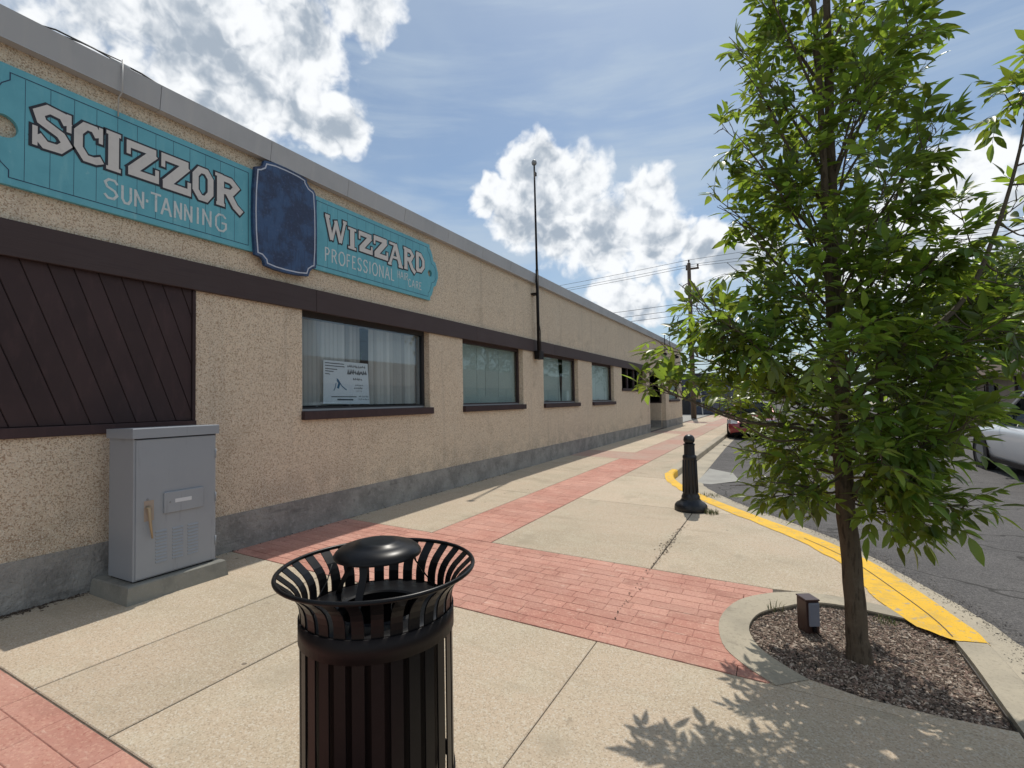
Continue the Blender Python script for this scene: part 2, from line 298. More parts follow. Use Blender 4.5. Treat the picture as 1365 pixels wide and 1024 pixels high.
# ------------------------------------------------------------------ helpers
wloc = {}
def tag(o, label=None, cat=None, group=None, kind=None):
    if label: o['label'] = label
    if cat: o['category'] = cat
    if group: o['group'] = group
    if kind: o['kind'] = kind
    return o
def thing(name, label, cat, loc=(0, 0, 0), group=None, kind=None):
    o = bpy.data.objects.new(name, None); o.empty_display_size = .1; col.objects.link(o); o.location = loc
    wloc[o.name] = Vector(loc); return tag(o, label, cat, group, kind)
class MB:
    def __init__(s): s.v = []; s.f = []
    def add(s, vs, fs):
        k = len(s.v); s.v += [tuple(v) for v in vs]; s.f += [tuple(i+k for i in f) for f in fs]; return s
    def box(s, x0, x1, y0, y1, z0, z1):
        return s.add([(x0,y0,z0),(x1,y0,z0),(x1,y1,z0),(x0,y1,z0),(x0,y0,z1),(x1,y0,z1),(x1,y1,z1),(x0,y1,z1)],
                     [(0,3,2,1),(4,5,6,7),(0,1,5,4),(1,2,6,5),(2,3,7,6),(3,0,4,7)])
    def bbox(s, x0, x1, y0, y1, z0, z1, c=.004):    # chamfered box
        vs = []; fs = []
        X = (x0, x1); Y = (y0, y1); Z = (z0, z1)
        idx = {}
        for i in (0, 1):
            for j in (0, 1):
                for k in (0, 1):
                    px, py, pz = X[i], Y[j], Z[k]; sx, sy, sz = (1, -1)[i], (1, -1)[j], (1, -1)[k]
                    for ax, p in ((0, (px, py+sy*c, pz+sz*c)), (1, (px+sx*c, py, pz+sz*c)), (2, (px+sx*c, py+sy*c, pz))):
                        idx[(i, j, k, ax)] = len(vs); vs.append(p)
        for i in (0, 1): fs.append([idx[(i, j, k, 0)] for j, k in ((0,0),(1,0),(1,1),(0,1))])
        for j in (0, 1): fs.append([idx[(i, j, k, 1)] for i, k in ((0,0),(1,0),(1,1),(0,1))])
        for k in (0, 1): fs.append([idx[(i, j, k, 2)] for i, j in ((0,0),(1,0),(1,1),(0,1))])
        for i in (0, 1):
            for j in (0, 1): fs.append([idx[(i,j,0,0)], idx[(i,j,1,0)], idx[(i,j,1,1)], idx[(i,j,0,1)]])
        for i in (0, 1):
            for k in (0, 1): fs.append([idx[(i,0,k,0)], idx[(i,1,k,0)], idx[(i,1,k,2)], idx[(i,0,k,2)]])
        for j in (0, 1):
            for k in (0, 1): fs.append([idx[(0,j,k,1)], idx[(1,j,k,1)], idx[(1,j,k,2)], idx[(0,j,k,2)]])
        for i in (0, 1):
            for j in (0, 1):
                for k in (0, 1): fs.append([idx[(i,j,k,0)], idx[(i,j,k,1)], idx[(i,j,k,2)]])
        return s.add(vs, fs)
    def tube(s, path, r, n=8, caps=True):
        P = [Vector(p) for p in path]; rs = r if isinstance(r, (list, tuple)) else [r]*len(P)
        vs = []; fs = []; pn = None
        for i, p in enumerate(P):
            d = (P[min(i+1, len(P)-1)] - P[max(i-1, 0)]).normalized()
            if pn is None: pn = d.orthogonal().normalized()
            else:
                pn = pn - d*pn.dot(d)
                pn = pn.normalized() if pn.length > 1e-6 else d.orthogonal().normalized()
            b = d.cross(pn)
            for k in range(n):
                a = 2*math.pi*k/n; vs.append(p + (pn*math.cos(a)+b*math.sin(a))*rs[i])
        for i in range(len(P)-1):
            for k in range(n): fs.append((i*n+k, i*n+(k+1) % n, (i+1)*n+(k+1) % n, (i+1)*n+k))
        if caps: fs.append(tuple(range(n))[::-1]); fs.append(tuple((len(P)-1)*n+k for k in range(n)))
        return s.add(vs, fs)
    def lathe(s, prof, c=(0, 0, 0), n=32, close=False):
        vs = []; fs = []
        for (r, z) in prof:
            for k in range(n):
                a = 2*math.pi*k/n; vs.append((c[0]+r*math.cos(a), c[1]+r*math.sin(a), c[2]+z))
        m = len(prof)
        for i in range(m if close else m-1):
            for k in range(n): fs.append((i*n+k, i*n+(k+1) % n, ((i+1) % m)*n+(k+1) % n, ((i+1) % m)*n+k))
        return s.add(vs, fs)
    def torus(s, R_, r, c=(0, 0, 0), n=48, m=8):
        return s.lathe([(R_+r*math.cos(2*math.pi*k/m), r*math.sin(2*math.pi*k/m)) for k in range(m)], c, n, True)
    def prism(s, poly, zt, zb, c=0.):
        # poly (x, y) anticlockwise; zt, zb functions or numbers; c = chamfer of the top edge
        ft = zt if callable(zt) else (lambda x, y: zt); fb = zb if callable(zb) else (lambda x, y: zb)
        n = len(poly); vs = [(x, y, fb(x, y)) for x, y in poly] + [(x, y, ft(x, y)-c) for x, y in poly]
        fs = [tuple(range(n))[::-1]] + [(i, (i+1) % n, n+(i+1) % n, n+i) for i in range(n)]
        if c:
            ip = inset(poly, c*1.3)
            vs += [(x, y, ft(x, y)) for x, y in ip]
            fs += [(n+i, n+(i+1) % n, 2*n+(i+1) % n, 2*n+i) for i in range(n)]
            fs.append(tuple(range(2*n, 3*n)))
        else: fs.append(tuple(range(n, 2*n)))
        return s.add(vs, fs)
    def build(s, name, mat, parent=None, smooth=False, local=False, label=None):
        me = bpy.data.meshes.new(name)
        off = Vector((0, 0, 0))
        if parent is not None and not local: off = wloc[parent.name]
        vs = [(v[0]-off.x, v[1]-off.y, v[2]-off.z) for v in s.v] if off.length else s.v
        me.from_pydata(vs, [], s.f); me.update()
        if smooth: me.polygons.foreach_set('use_smooth', [True]*len(me.polygons))
        me.materials.append(mat)
        o = bpy.data.objects.new(name, me); col.objects.link(o)
        if parent is not None: o.parent = parent
        wloc[o.name] = off
        if label: o['label'] = label
        return o
def fixnormals(o):
    import bmesh
    b = bmesh.new(); b.from_mesh(o.data); bmesh.ops.recalc_face_normals(b, faces=b.faces); b.to_mesh(o.data); b.free(); return o
def autosmooth(o, deg=35):
    me = o.data; me.polygons.foreach_set('use_smooth', [True]*len(me.polygons))
    me.set_sharp_from_angle(angle=R(deg)); return o
def inset(poly, d):
    n = len(poly); out = []
    for i in range(n):
        p0, p1, p2 = Vector(poly[i-1]), Vector(poly[i]), Vector(poly[(i+1) % n])
        a = (p1-p0); b = (p2-p1)
        if a.length < 1e-6 or b.length < 1e-6: out.append(tuple(p1)); continue
        a.normalize(); b.normalize()
        na = Vector((-a.y, a.x)); nb = Vector((-b.y, b.x)); m = na+nb
        if m.length < 1e-4: m = na
        m.normalize(); k = d/max(.35, m.dot(na)); q = p1+m*k; out.append((q.x, q.y))
    return out
def copy_tree(o, parent=None):
    c = o.copy(); col.objects.link(c); c.parent = parent
    for ch in list(o.children): copy_tree(ch, c)
    return c
def gz(x, y=0): return -.024*max(-7., min(2., x))
def sst(v, a, b):
    t = max(0., min(1., (v-a)/(b-a))); return t*t*(3-2*t)
def drop(y): return .025 + .115*sst(y, 8.6, 11.0)

XW = -4.95
# ------------------------------------------------------------------ ground, road
g = MB()
for i in range(-4, 4):
    for j in range(-4, 4):
        s_ = 400
        g.add([(i*s_, j*s_, -.32), ((i+1)*s_, j*s_, -.32), ((i+1)*s_, (j+1)*s_, -.32), (i*s_, (j+1)*s_, -.32)], [(0, 1, 2, 3)])
tag(g.build('ground', groundm), 'flat dry ground reaching the horizon behind the street', kind='structure')
rb = MB(); xs = [-2.6, -1.5, -.5, .5, 1.2, 2, 5, 9, 13.2]; ys = [-12, -4, 0, 2, 4, 6, 7, 8, 8.6, 9.2, 9.8, 10.4, 11, 12, 20, 40, 80, 220]
for y in ys:
    for x in xs: rb.v.append((x, y, gz(x)-drop(y)-.004))
for j in range(len(ys)-1):
    for i in range(len(xs)-1):
        a = j*len(xs)+i; rb.f.append((a, a+1, a+1+len(xs), a+len(xs)))
tag(rb.build('road', asph, smooth=True), 'worn grey asphalt street running beside the pavement', kind='structure')
# pavement bed beneath slabs
pb = MB(); zt_, zb_ = (lambda x, y: gz(x)-.007), (lambda x, y: gz(x)-.3)
pb.prism([(-5.2, -6), (.96, -6), (.96, 3.22), (-5.2, 3.22)], zt_, zb_)
pb.prism([(-5.2, 3.22), (-.33, 3.22), (-.33, 4.60), (-5.2, 4.60)], zt_, zb_)
pb.prism([(-5.2, 4.60), (.96, 4.60), (.75, 5.5), (-.2, 7.1), (-1.5, 9), (-2.05, 10.5), (-2.05, 160), (-5.2, 160)], zt_, zb_)
tag(pb.build('pavement_bed', joint_m),
    'dark dirt filling the joints under the pavement slabs', kind='structure')
tag(MB().prism([(-30, 30.3), (-5.2, 30.3), (-5.2, 45.9), (-30, 45.9)], lambda x, y: .118, -.3).build('side_lot', patchm), 'pale paved yard beyond the far end of the stucco building', kind='structure')
tag(MB().prism([(13.2, -12), (22, -12), (22, 200), (13.2, 200)], .0, -.3).build('far_pavement', conc_s), 'far pavement across the street', kind='structure')

walk = thing('pavement', 'tan exposed aggregate concrete pavement between building and street', None, (0, 0, 0), kind='structure')
J = .006
def slab(poly, top=0., j=None):
    p = inset(poly, j or J)
    return MB().prism(p, lambda x, y: gz(x)+top, lambda x, y: gz(x)-.06, .004).build('slab', conc, walk)
def rect(x0, x1, y0, y1): return [(x0, y0), (x1, y0), (x1, y1), (x0, y1)]
cols = [XW, -3.6, -2.8, -1.09]
# near strip, between the two red bands
for a, b in zip(cols[:-1], cols[1:]): slab(rect(a, b, 1.19, 3.16))
slab([(-1.094, 1.19), (.95, 1.19), (.95, 3.16), (-1.094, 3.16)], 0, .004)
for y0, y1 in ((-6, -2.6), (-2.6, -.6)):
    for a, b in zip(cols+[], cols[1:]+[.95]): slab(rect(a, b, y0, y1))
# beyond the red band
yy = [4.7, 7.35, 9.9, 12.5]
for y0, y1 in zip(yy[:-1], yy[1:]): slab(rect(XW, -3.6, y0, y1))
slab(rect(-2.8, -1.09, 4.7, 7.35))
slab([(-1.09, 4.7), (-.1, 4.7), (.33, 4.775), (.95, 4.66), (.80, 5.66), (.50, 6.2), (.1, 6.8), (-.3, 7.35), (-1.09, 7.35)])
slab([(-2.8, 7.35), (-.3, 7.35), (-.95, 8.2), (-1.55, 9.0), (-1.98, 9.9), (-2.8, 9.9)])
slab([(-2.8, 9.9), (-1.98, 9.9), (-2.12, 10.6), (-2.12, 12.5), (-2.8, 12.5)])
y = 12.5; k = 0
while y < 60:
    y1 = y+ (1.5 if k % 4 == 0 else 2.6)
    if k % 4:
        slab(rect(XW, -3.6, y, y1)); slab(rect(-2.8, -2.12, y, y1))
    else: slab(rect(-2.8, -2.12, y, y1))
    y = y1; k += 1
slab(rect(XW, -2.12, y, 160))

# ------------------------------------------------------------------ red stamped paving, brick by brick
brickmesh = None
def brick_strip(label, x0, x1, y0, y1, along='x', ln=(.2, .42), row=.1185, lim=None):
    global brickmesh
    st = thing('brick_paving', label, None, ((x0+x1)/2, (y0+y1)/2, gz((x0+x1)/2)), kind='structure')
    MB().prism(rect(x0+.003, (x1 if not lim else -.33)-.003, y0+.003, y1-.003), lambda x, y: gz(x)-.0035, lambda x, y: gz(x)-.05).build('mortar_bed', brickj, st)
    if brickmesh is None:
        m = MB().prism([(-.5, -.5), (.5, -.5), (.5, .5), (-.5, .5)], 1., 0., 0)
        m = MB(); a = .5; b = .478
        m.add([(-a,-a,-.02),(a,-a,-.02),(a,a,-.02),(-a,a,-.02),(-a,-a,-.0025),(a,-a,-.0025),(a,a,-.0025),(-a,a,-.0025),(-b,-b,0),(b,-b,0),(b,b,0),(-b,b,0)],
              [(0,1,5,4),(1,2,6,5),(2,3,7,6),(3,0,4,7),(4,5,9,8),(5,6,10,9),(6,7,11,10),(7,4,8,11),(8,9,10,11)])
        brickmesh = bpy.data.meshes.new('brick'); brickmesh.from_pydata(m.v, [], m.f); brickmesh.materials.append(brickm)
    wl = wloc[st.name]; cnt = 0; gap = .004
    L0, L1, T0, T1 = (x0, x1, y0, y1) if along == 'x' else (y0, y1, x0, x1)
    nr = max(1, round((T1-T0)/row)); rw = (T1-T0)/nr
    for r_ in range(nr):
        p = L0 - rnd.random()*.15
        while p < L1-.02:
            q = p+rnd.uniform(*ln)
            if L1-q < .09: q = L1
            a, b = max(p, L0), min(q, L1)
            if lim: b = min(b, lim(T0+(r_+.5)*rw))
            if b-a > .02:
                c, d = T0+r_*rw, T0+(r_+1)*rw
                bx = (a, b, c, d) if along == 'x' else (c, d, a, b)
                o = bpy.data.objects.new('brick', brickmesh); col.objects.link(o); o.parent = st
                cx, cy = (bx[0]+bx[1])/2, (bx[2]+bx[3])/2
                o.location = (cx-wl.x, cy-wl.y, gz(cx)-wl.z+rnd.uniform(-.0008, .0008))
                o.rotation_euler = (rnd.uniform(-.003, .003), .024+rnd.uniform(-.003, .003), 0)
                o.scale = (bx[1]-bx[0]-gap, bx[3]-bx[2]-gap, 1); cnt += 1
            p = q
    return st
brick_strip('wide red stamped brick band crossing the pavement beside the litter bin', XW, -.09, 3.163, 4.697, 'x', ln=(.15, .36), lim=lambda y: -.09 if y > 4.62 or y < 3.2 else -.31+.55*abs((y-3.93)/.75)**2.6)
brick_strip('narrow red brick band running along the pavement away from the litter bin', -3.597, -2.803, 4.703, 12.49, 'x', ln=(.22, .44), row=.19)
brick_strip('red brick paving at the lower left corner in front of the wall', XW, -.09, -.59, 1.187, 'x', ln=(.26, .5), row=.148)
far = thing('brick_paving', 'faded red paving bands in the far part of the pavement beyond the bollard', None, (-3.5, 20, .08), kind='structure')
fb = MB(); y = 12.5; k = 0
while y < 60:
    y1 = y+(1.5 if k % 4 == 0 else 2.6)
    fb.prism(rect(XW+.006 if k % 4 == 0 else -3.594, -2.806, y+.006, y1-.006), lambda x, y: gz(x), lambda x, y: gz(x)-.05, .003)
    y = y1; k += 1
fb.build('stamped_panel', brickfar, far)

# ------------------------------------------------------------------ kerb, gutter, paint
FACE = [(1.17, -6), (1.17, 2.0), (1.17, 2.8), (1.17, 3.5), (1.17, 4.1), (1.13, 4.6), (.98, 5.2), (.74, 5.95), (.36, 6.62), (-.12, 7.22), (-.86, 8.2), (-1.42, 9.1), (-1.78, 9.9), (-1.95, 10.6), (-1.97, 11.2), (-1.97, 18), (-1.97, 30), (-1.97, 160)]
def offs(path, d):
    out = []
    for i, p in enumerate(path):
        a = Vector(path[max(i-1, 0)]); b = Vector(path[min(i+1, len(path)-1)]); t = (b-a).normalized()
        out.append((p[0]-t.y*d, p[1]+t.x*d))
    return out
BACK = offs(FACE, .19)
kerb = thing('kerb', 'low concrete kerb curving round the pavement corner with yellow paint', None, (0, 0, 0), kind='structure')
def strip(A, B, za, zb, mb=None):
    mb = mb or MB(); n = len(A)
    mb.add([(x, y, za(x, y)) for x, y in A]+[(x, y, zb(x, y)) for x, y in B], [(i, i+1, n+i+1, n+i) for i in range(n-1)]); return mb
def densify(P, step=.5):
    out = [P[0]]
    for a, b in zip(P[:-1], P[1:]):
        n = max(1, int(math.dist(a, b)/step)) if math.dist(a, b) < 6 else 1
        out += [(a[0]+(b[0]-a[0])*k/n, a[1]+(b[1]-a[1])*k/n) for k in range(1, n+1)]
    return out
def catmull(P, n=6):
    out = []
    for i in range(len(P)-1):
        p0, p1, p2, p3 = [Vector(P[max(0, min(len(P)-1, i+k))]) for k in (-1, 0, 1, 2)]
        for s in range(n):
            t = s/n; q = .5*((2*p1)+(p2-p0)*t+(2*p0-5*p1+4*p2-p3)*t*t+(3*p1-p0-3*p2+p3)*t**3); out.append(tuple(q))
    out.append(tuple(P[-1])); return out
breaks = [0, 3, 8, 11, 13, 14, 15]
FC = [FACE[0]]+catmull(FACE[1:15], 4)+FACE[15:]
BC = offs(FC, .19)
segs = [(0, 1), (1, 11), (11, 20), (20, 29), (29, 38), (38, 46), (46, 54), (54, len(FC)-1)]
ktop = lambda x, y: gz(x)+.001
for a, b in segs:
    b = min(b, len(FC)-1)
    if a >= b: continue
    fA, bA = FC[a:b+1], BC[a:b+1]
    m = MB(); fi = offs(fA, .015)
    strip(fi, bA, ktop, ktop, m); strip(fA, fi, lambda x, y: gz(x)-.014, ktop, m)
    strip(fA, fA, lambda x, y: gz(x)-.25, lambda x, y: gz(x)-.014, m); strip(bA, bA, ktop, lambda x, y: gz(x)-.1, m)
    fixnormals(m.build('kerb_stone', conc_s, kerb, label=None))
# gutter pan
GO = [(1.95, -6), (1.85, 2.2), (1.75, 3.0), (1.55, 3.75), (1.36, 4.43), (1.32, 4.65), (1.14, 5.26), (.94, 5.78), (.72, 6.35), (.40, 6.98), (-.40, 8.04), (-.95, 9.0), (-1.25, 9.9), (-1.40, 10.6), (-1.50, 11.2), (-1.53, 12.8), (-1.62, 18), (-1.62, 160)]
GOc = [GO[0]]+catmull(GO[1:14], 4)+GO[14:]
GO2 = []
for i, p in enumerate(FC):
    # nearest point ahead on the outer line
    q = min(densify(GOc, .1), key=lambda g_: (g_[0]-p[0])**2+(g_[1]-p[1])**2) if abs(p[1]) < 20 else (-1.62 if p[1] > 0 else 1.95, p[1])
    GO2.append((q[0]+rnd.uniform(-.015, .015), q[1]))
gut = strip(GO2, FC, lambda x, y: gz(x)-drop(y)+.001, lambda x, y: gz(x)-drop(y)+.001)
tag(fixnormals(gut.build('gutter', conc_s)), 'pale concrete gutter strip between kerb and asphalt', kind='structure')
def sheet(poly, name, mat, parent, dz, lab=None, n=1):
    m = MB(); m.add([(x, y, gz(x)+dz) for x, y in poly], [tuple(range(len(poly)))])
    return fixnormals(m.build(name, mat, parent, label=lab))
# yellow paint: along the kerb and over part of the slab behind it
YO = catmull([(1.145, 4.34), (1.14, 4.5), (1.10, 4.66), (.97, 5.19), (.73, 5.93), (.35, 6.6), (-.13, 7.2), (-.87, 8.18), (-1.43, 9.07), (-1.79, 9.88), (-1.955, 10.55), (-1.985, 11.25)], 5)
YI = catmull([(1.02, 4.28), (.80, 4.42), (.62, 4.9), (.60, 5.12), (.50, 5.6), (.23, 6.25), (-.25, 6.95), (-.95, 7.93), (-1.54, 8.86), (-1.91, 9.72), (-2.10, 10.5), (-2.09, 11.25)], 5)
YI = [(x+rnd.uniform(-.018, .018), y+rnd.uniform(-.018, .018)) for x, y in YI]
YI2 = [(x*.0+a[0]*.5+b[0]*.5, a[1]*.5+b[1]*.5) for (x, y_), a, b in zip(YI, YI, YO)]
ym = strip(YO, YI, lambda x, y: gz(x)+.0050, lambda x, y: gz(x)+.0050)
fixnormals(ym.build('yellow_paint', yellow, kerb, label='bright yellow paint on the kerb bend'))
fy = MB(); YF = [p for p in FC if 4.3 < p[1] < 11.3]; YFo = offs(YF, -.004)
strip(YFo, YFo, lambda x, y: gz(x)-.0135, lambda x, y: gz(x)-drop(y)-.002, fy)
strip(YFo, offs(YF, .02), lambda x, y: gz(x)-.0135, lambda x, y: gz(x)+.0048, fy)
fixnormals(fy.build('yellow_paint', yellow, kerb, label='yellow paint on the kerb face'))
# joint line through the paint
jl = MB(); BJ = [p for p in BC if 4.3 < p[1] < 6.6]
strip(offs(BJ, -.004), offs(BJ, .004), lambda x, y: gz(x)+.0082, lambda x, y: gz(x)+.0082, jl)
fixnormals(jl.build('joint_line', joint_m, kerb))
tag(sheet([(-1.50, 10.05), (-.75, 11.15), (-.95, 12.2), (-1.5, 12.7)], 'concrete_patch', patchm, None, -.128), 'pale grey concrete patch in the asphalt beyond the bollard', kind='structure')

# tree pit border and planting bed
pit = thing('tree_pit_border', 'rounded concrete border round the mulched tree bed', None, (.4, 3.9, 0), kind='structure')
OUT = catmull([(.95, 4.66), (.60, 4.74), (.33, 4.765), (.1, 4.72), (-.12, 4.58), (-.33, 4.30), (-.42, 3.9), (-.37, 3.52), (-.24, 3.31), (-.06, 3.15)], 4)
INN = catmull([(.95, 4.50), (.60, 4.56), (.33, 4.585), (.15, 4.52), (.0, 4.36), (-.17, 4.14), (-.23, 3.86), (-.18, 3.62), (-.08, 3.47), (.1, 3.30)], 4)
tz = lambda x, y: gz(x)+.0042
m = MB(); strip(OUT, INN, tz, tz, m); strip(INN, INN, tz, lambda x, y: gz(x)-.09, m); strip(OUT, OUT, tz, lambda x, y: gz(x)-.03, m)
fixnormals(m.build('border_ring', conc_s, pit))
# foreground slab edge next to the bed
slab([(-.09, 3.163), (-.06, 3.163), (.10, 3.30), (.35, 3.235), (.67, 3.235), (.95, 3.26), (.95, 3.163)], .0)
bed = [(.10, 3.30), (.35, 3.235), (.67, 3.235), (.96, 3.26), (.96, 4.50)]+INN[::1]
bedm = MB(); bedm.add([(x, y, gz(x)-.045) for x, y in bed], [tuple(range(len(bed)))])
tag(fixnormals(bedm.build('planting_bed', soil)), 'dark soil in the tree bed under the wood chips', kind='structure')
bw = MB(); bw.v = []; bp = bed+[bed[0]]
strip(bp, bp, lambda x, y: gz(x)-.06, lambda x, y: gz(x)-.007, bw); fixnormals(bw.build('bed_edge', joint_m, pit))

def inside(p, poly):
    c = False; n = len(poly); j = n-1
    for i in range(n):
        if (poly[i][1] > p[1]) != (poly[j][1] > p[1]) and p[0] < (poly[j][0]-poly[i][0])*(p[1]-poly[i][1])/(poly[j][1]-poly[i][1])+poly[i][0]: c = not c
        j = i
    return c
def scatter_chips(n, fn, zfn, size, name, mat, label, flat=.4, cat=None):
    m = MB(); k = 0
    while k < n:
        p = fn()
        if p is None: continue
        x, y = p; L = rnd.uniform(*size); w = L*rnd.uniform(.25, .7); h = L*rnd.uniform(.06, .22)
        a = rnd.uniform(0, 6.28); tl = rnd.uniform(-flat, flat); t2 = rnd.uniform(-flat, flat)
        mt = Matrix.Translation((x, y, zfn(x, y)+rnd.uniform(0, size[1]*.35))) @ Matrix.Rotation(a, 4, 'Z') @ Matrix.Rotation(tl, 4, 'X') @ Matrix.Rotation(t2, 4, 'Y')
        vs = [(-L/2, -w/2*.7, 0), (L/2, -w/2, 0), (L/2*.9, w/2, 0), (-L/2, w/2, 0), (-L/2*.8, 0, h), (L/2*.8, 0, h)]
        m.add([mt @ Vector(v) for v in vs], [(0, 1, 5, 4), (1, 2, 5), (2, 3, 4, 5), (3, 0, 4), (0, 3, 2, 1)]); k += 1
    return tag(m.build(name, mat), label, cat, kind='stuff')
def bedpt():
    p = (rnd.uniform(-.23, .96), rnd.uniform(3.23, 4.6)); return p if inside(p, bed) else None
scatter_chips(20000, bedpt, lambda x, y: gz(x)-.036+.028*math.exp(-((x-.4)**2+(y-3.7)**2)/.2), (.008, .030), 'mulch', mulch, 'brown wood chip mulch filling the tree bed', .5, 'mulch')
GOd = densify(GOc, .05)
def gutpt():
    p = rnd.choice([q for q in GOd[60:] if 2 < q[1] < 9]) if rnd.random() < .8 else (rnd.uniform(1.15, 1.6), rnd.uniform(3.1, 4.3))
    return (p[0]+rnd.gauss(.03, .05), p[1]+rnd.gauss(0, .05))
GOd2 = [q for q in GOd if 2 < q[1] < 9]
def gutpt():
    if rnd.random() < .85:
        p = rnd.choice(GOd2); return (p[0]+rnd.gauss(.03, .07), p[1]+rnd.gauss(0, .06))
    return (rnd.uniform(1.2, 1.75), rnd.uniform(3.1, 4.3))
scatter_chips(5200, gutpt, lambda x, y: gz(x)-drop(y)+.001, (.004, .014), 'gravel', asph_dark, 'loose dark gravel and grit along the edge of the asphalt', .3, 'gravel')
def wallpt():
    y = rnd.choice([rnd.uniform(.2, 2), rnd.uniform(.6, 1.6), rnd.uniform(.3, 9)]); return (XW+abs(rnd.gauss(0, .035))+.012, y)
scatter_chips(900, wallpt, lambda x, y: gz(x), (.006, .028), 'leaf_litter', soil, 'dark leaf litter lying along the foot of the wall', .3, 'litter')
def jointpt():
    t = rnd.random(); y = rnd.gauss(5.5, .35) if t < .6 else rnd.uniform(3.2, 6.6); return (-1.09+rnd.gauss(0, .03 if t < .6 else .012), y)
scatter_chips(260, jointpt, lambda x, y: gz(x), (.004, .022), 'joint_debris', soil, 'dark dirt crumbs in the pavement joint in front of the bollard', .3, 'debris')
def grass(cx, cy, n, r, h, name, label):
    m = MB()
    for k in range(n):
        a = rnd.uniform(0, 6.28); d = rnd.random()**.6*r; x, y = cx+math.cos(a)*d, cy+math.sin(a)*d
        hh = h*rnd.uniform(.4, 1.1); la = rnd.uniform(0, 6.28); l = hh*rnd.uniform(.2, .9); w = .0035
        z = gz(x); px, py = -math.sin(la)*w, math.cos(la)*w
        m.add([(x-px, y-py, z), (x+px, y+py, z), (x+math.cos(la)*l*.4+px*.7, y+math.sin(la)*l*.4+py*.7, z+hh*.65), (x+math.cos(la)*l*.4-px*.7, y+math.sin(la)*l*.4-py*.7, z+hh*.65), (x+math.cos(la)*l, y+math.sin(la)*l, z+hh)],
              [(0, 1, 2, 3), (3, 2, 4)])
    return tag(m.build(name, weedm), label, 'weed', kind='stuff')
grass(-.86, 7.28, 110, .10, .07, 'weed_tuft', 'small tuft of dry green weeds growing beside the bollard base')
grass(.62, 4.42, 90, .08, .03, 'weed_tuft', 'low green weed growing in the mulch behind the tree trunk')
grass(-.07, 4.25, 16, .07, .08, 'weed_tuft', 'dry brown stems at the rounded left end of the tree bed')
grass(-1.02, 8.55, 60, .16, .05, 'weed_tuft', 'thin weeds in the gutter edge behind the bollard')

# ------------------------------------------------------------------ the stucco building
Y0, Y1 = -6.0, 30.15
bld = thing('building', 'long low tan stucco shop building with brown band and grey parapet cap', 'building', (XW, 12, .12))
opens = [(4.02, 6.46, 1.51, 2.76), (7.42, 9.80, 1.51, 2.76), (10.88, 13.22, 1.51, 2.76), (14.40, 16.68, 1.51, 2.76), (17.65, 21.40, 1.97, 2.76), (22.0, 25.45, -.2, 2.76), (26.3, 29.2, 1.5, 2.5), (-4.5, 2.80, 1.40, 2.76)]
def wall_holes(y0, y1, z0, z1, ops, x=XW, depth=.2):
    m = MB()
    ye = sorted({y0, y1, *[o[0] for o in ops], *[o[1] for o in ops]}); ze = sorted({z0, z1, *[min(max(o[2], z0), z1) for o in ops], *[min(max(o[3], z0), z1) for o in ops]})
    for a, b in zip(ye[:-1], ye[1:]):
        for c, d in zip(ze[:-1], ze[1:]):
            cy, cz = (a+b)/2, (c+d)/2
            if any(o[0] < cy < o[1] and o[2] < cz < o[3] for o in ops): continue
            m.add([(x, a, c), (x, b, c), (x, b, d), (x, a, d)], [(0, 1, 2, 3)])
    for (a, b, c, d) in ops:
        c2, d2 = max(c, z0), min(d, z1)
        if c2 >= d2: continue
        xi = x-depth
        m.add([(x, a, c2), (xi, a, c2), (xi, a, d2), (x, a, d2)], [(0, 1, 2, 3)])
        m.add([(x, b, c2), (x, b, d2), (xi, b, d2), (xi, b, c2)], [(0, 1, 2, 3)])
        if c > z0: m.add([(x, a, c), (x, b, c), (xi, b, c), (xi, a, c)], [(0, 1, 2, 3)])
        if d < z1: m.add([(x, a, d), (xi, a, d), (xi, b, d), (x, b, d)], [(0, 1, 2, 3)])
    return m
ops_w = [o for o in opens]
wm = wall_holes(Y0, Y1, .49, 4.30, ops_w)
# end wall and back
wm.add([(XW, Y1, .49), (-19, Y1, .49), (-19, Y1, 4.3), (XW, Y1, 4.3)], [(0, 1, 2, 3)])
wm.add([(XW, Y0, .49), (XW, Y0, 4.3), (-19, Y0, 4.3), (-19, Y0, .49)], [(0, 1, 2, 3)])
wm.add([(-19, Y0, .49), (-19, Y0, 4.3), (-19, Y1, 4.3), (-19, Y1, .49)], [(0, 1, 2, 3)])
wm.build('wall', stucco, bld)
fm = wall_holes(Y0, Y1+.012, -.1, .49, [(22.0, 25.45, -.2, .6)], XW+.012, .2)
fm.add([(XW+.012, Y0, .49), (XW+.012, 22, .49), (XW-.01, 22, .49), (XW-.01, Y0, .49)], [(0, 1, 2, 3)])
fm.add([(XW+.012, 25.45, .49), (XW+.012, Y1+.012, .49), (XW-.01, Y1+.012, .49), (XW-.01, 25.45, .49)], [(0, 1, 2, 3)])
fm.add([(XW+.012, Y1+.012, -.1), (-19, Y1+.012, -.1), (-19, Y1+.012, .49), (XW+.012, Y1+.012, .49)], [(0, 1, 2, 3)])
fm.build('foundation', foundm, bld)
MB().box(-19, XW-.02, Y0+.05, Y1-.05, 4.15, 4.25).build('roof', roofm, bld)
MB().box(-19, XW-1.6, Y0+.1, Y1-.1, .0, 4.1).build('interior', intm, bld)
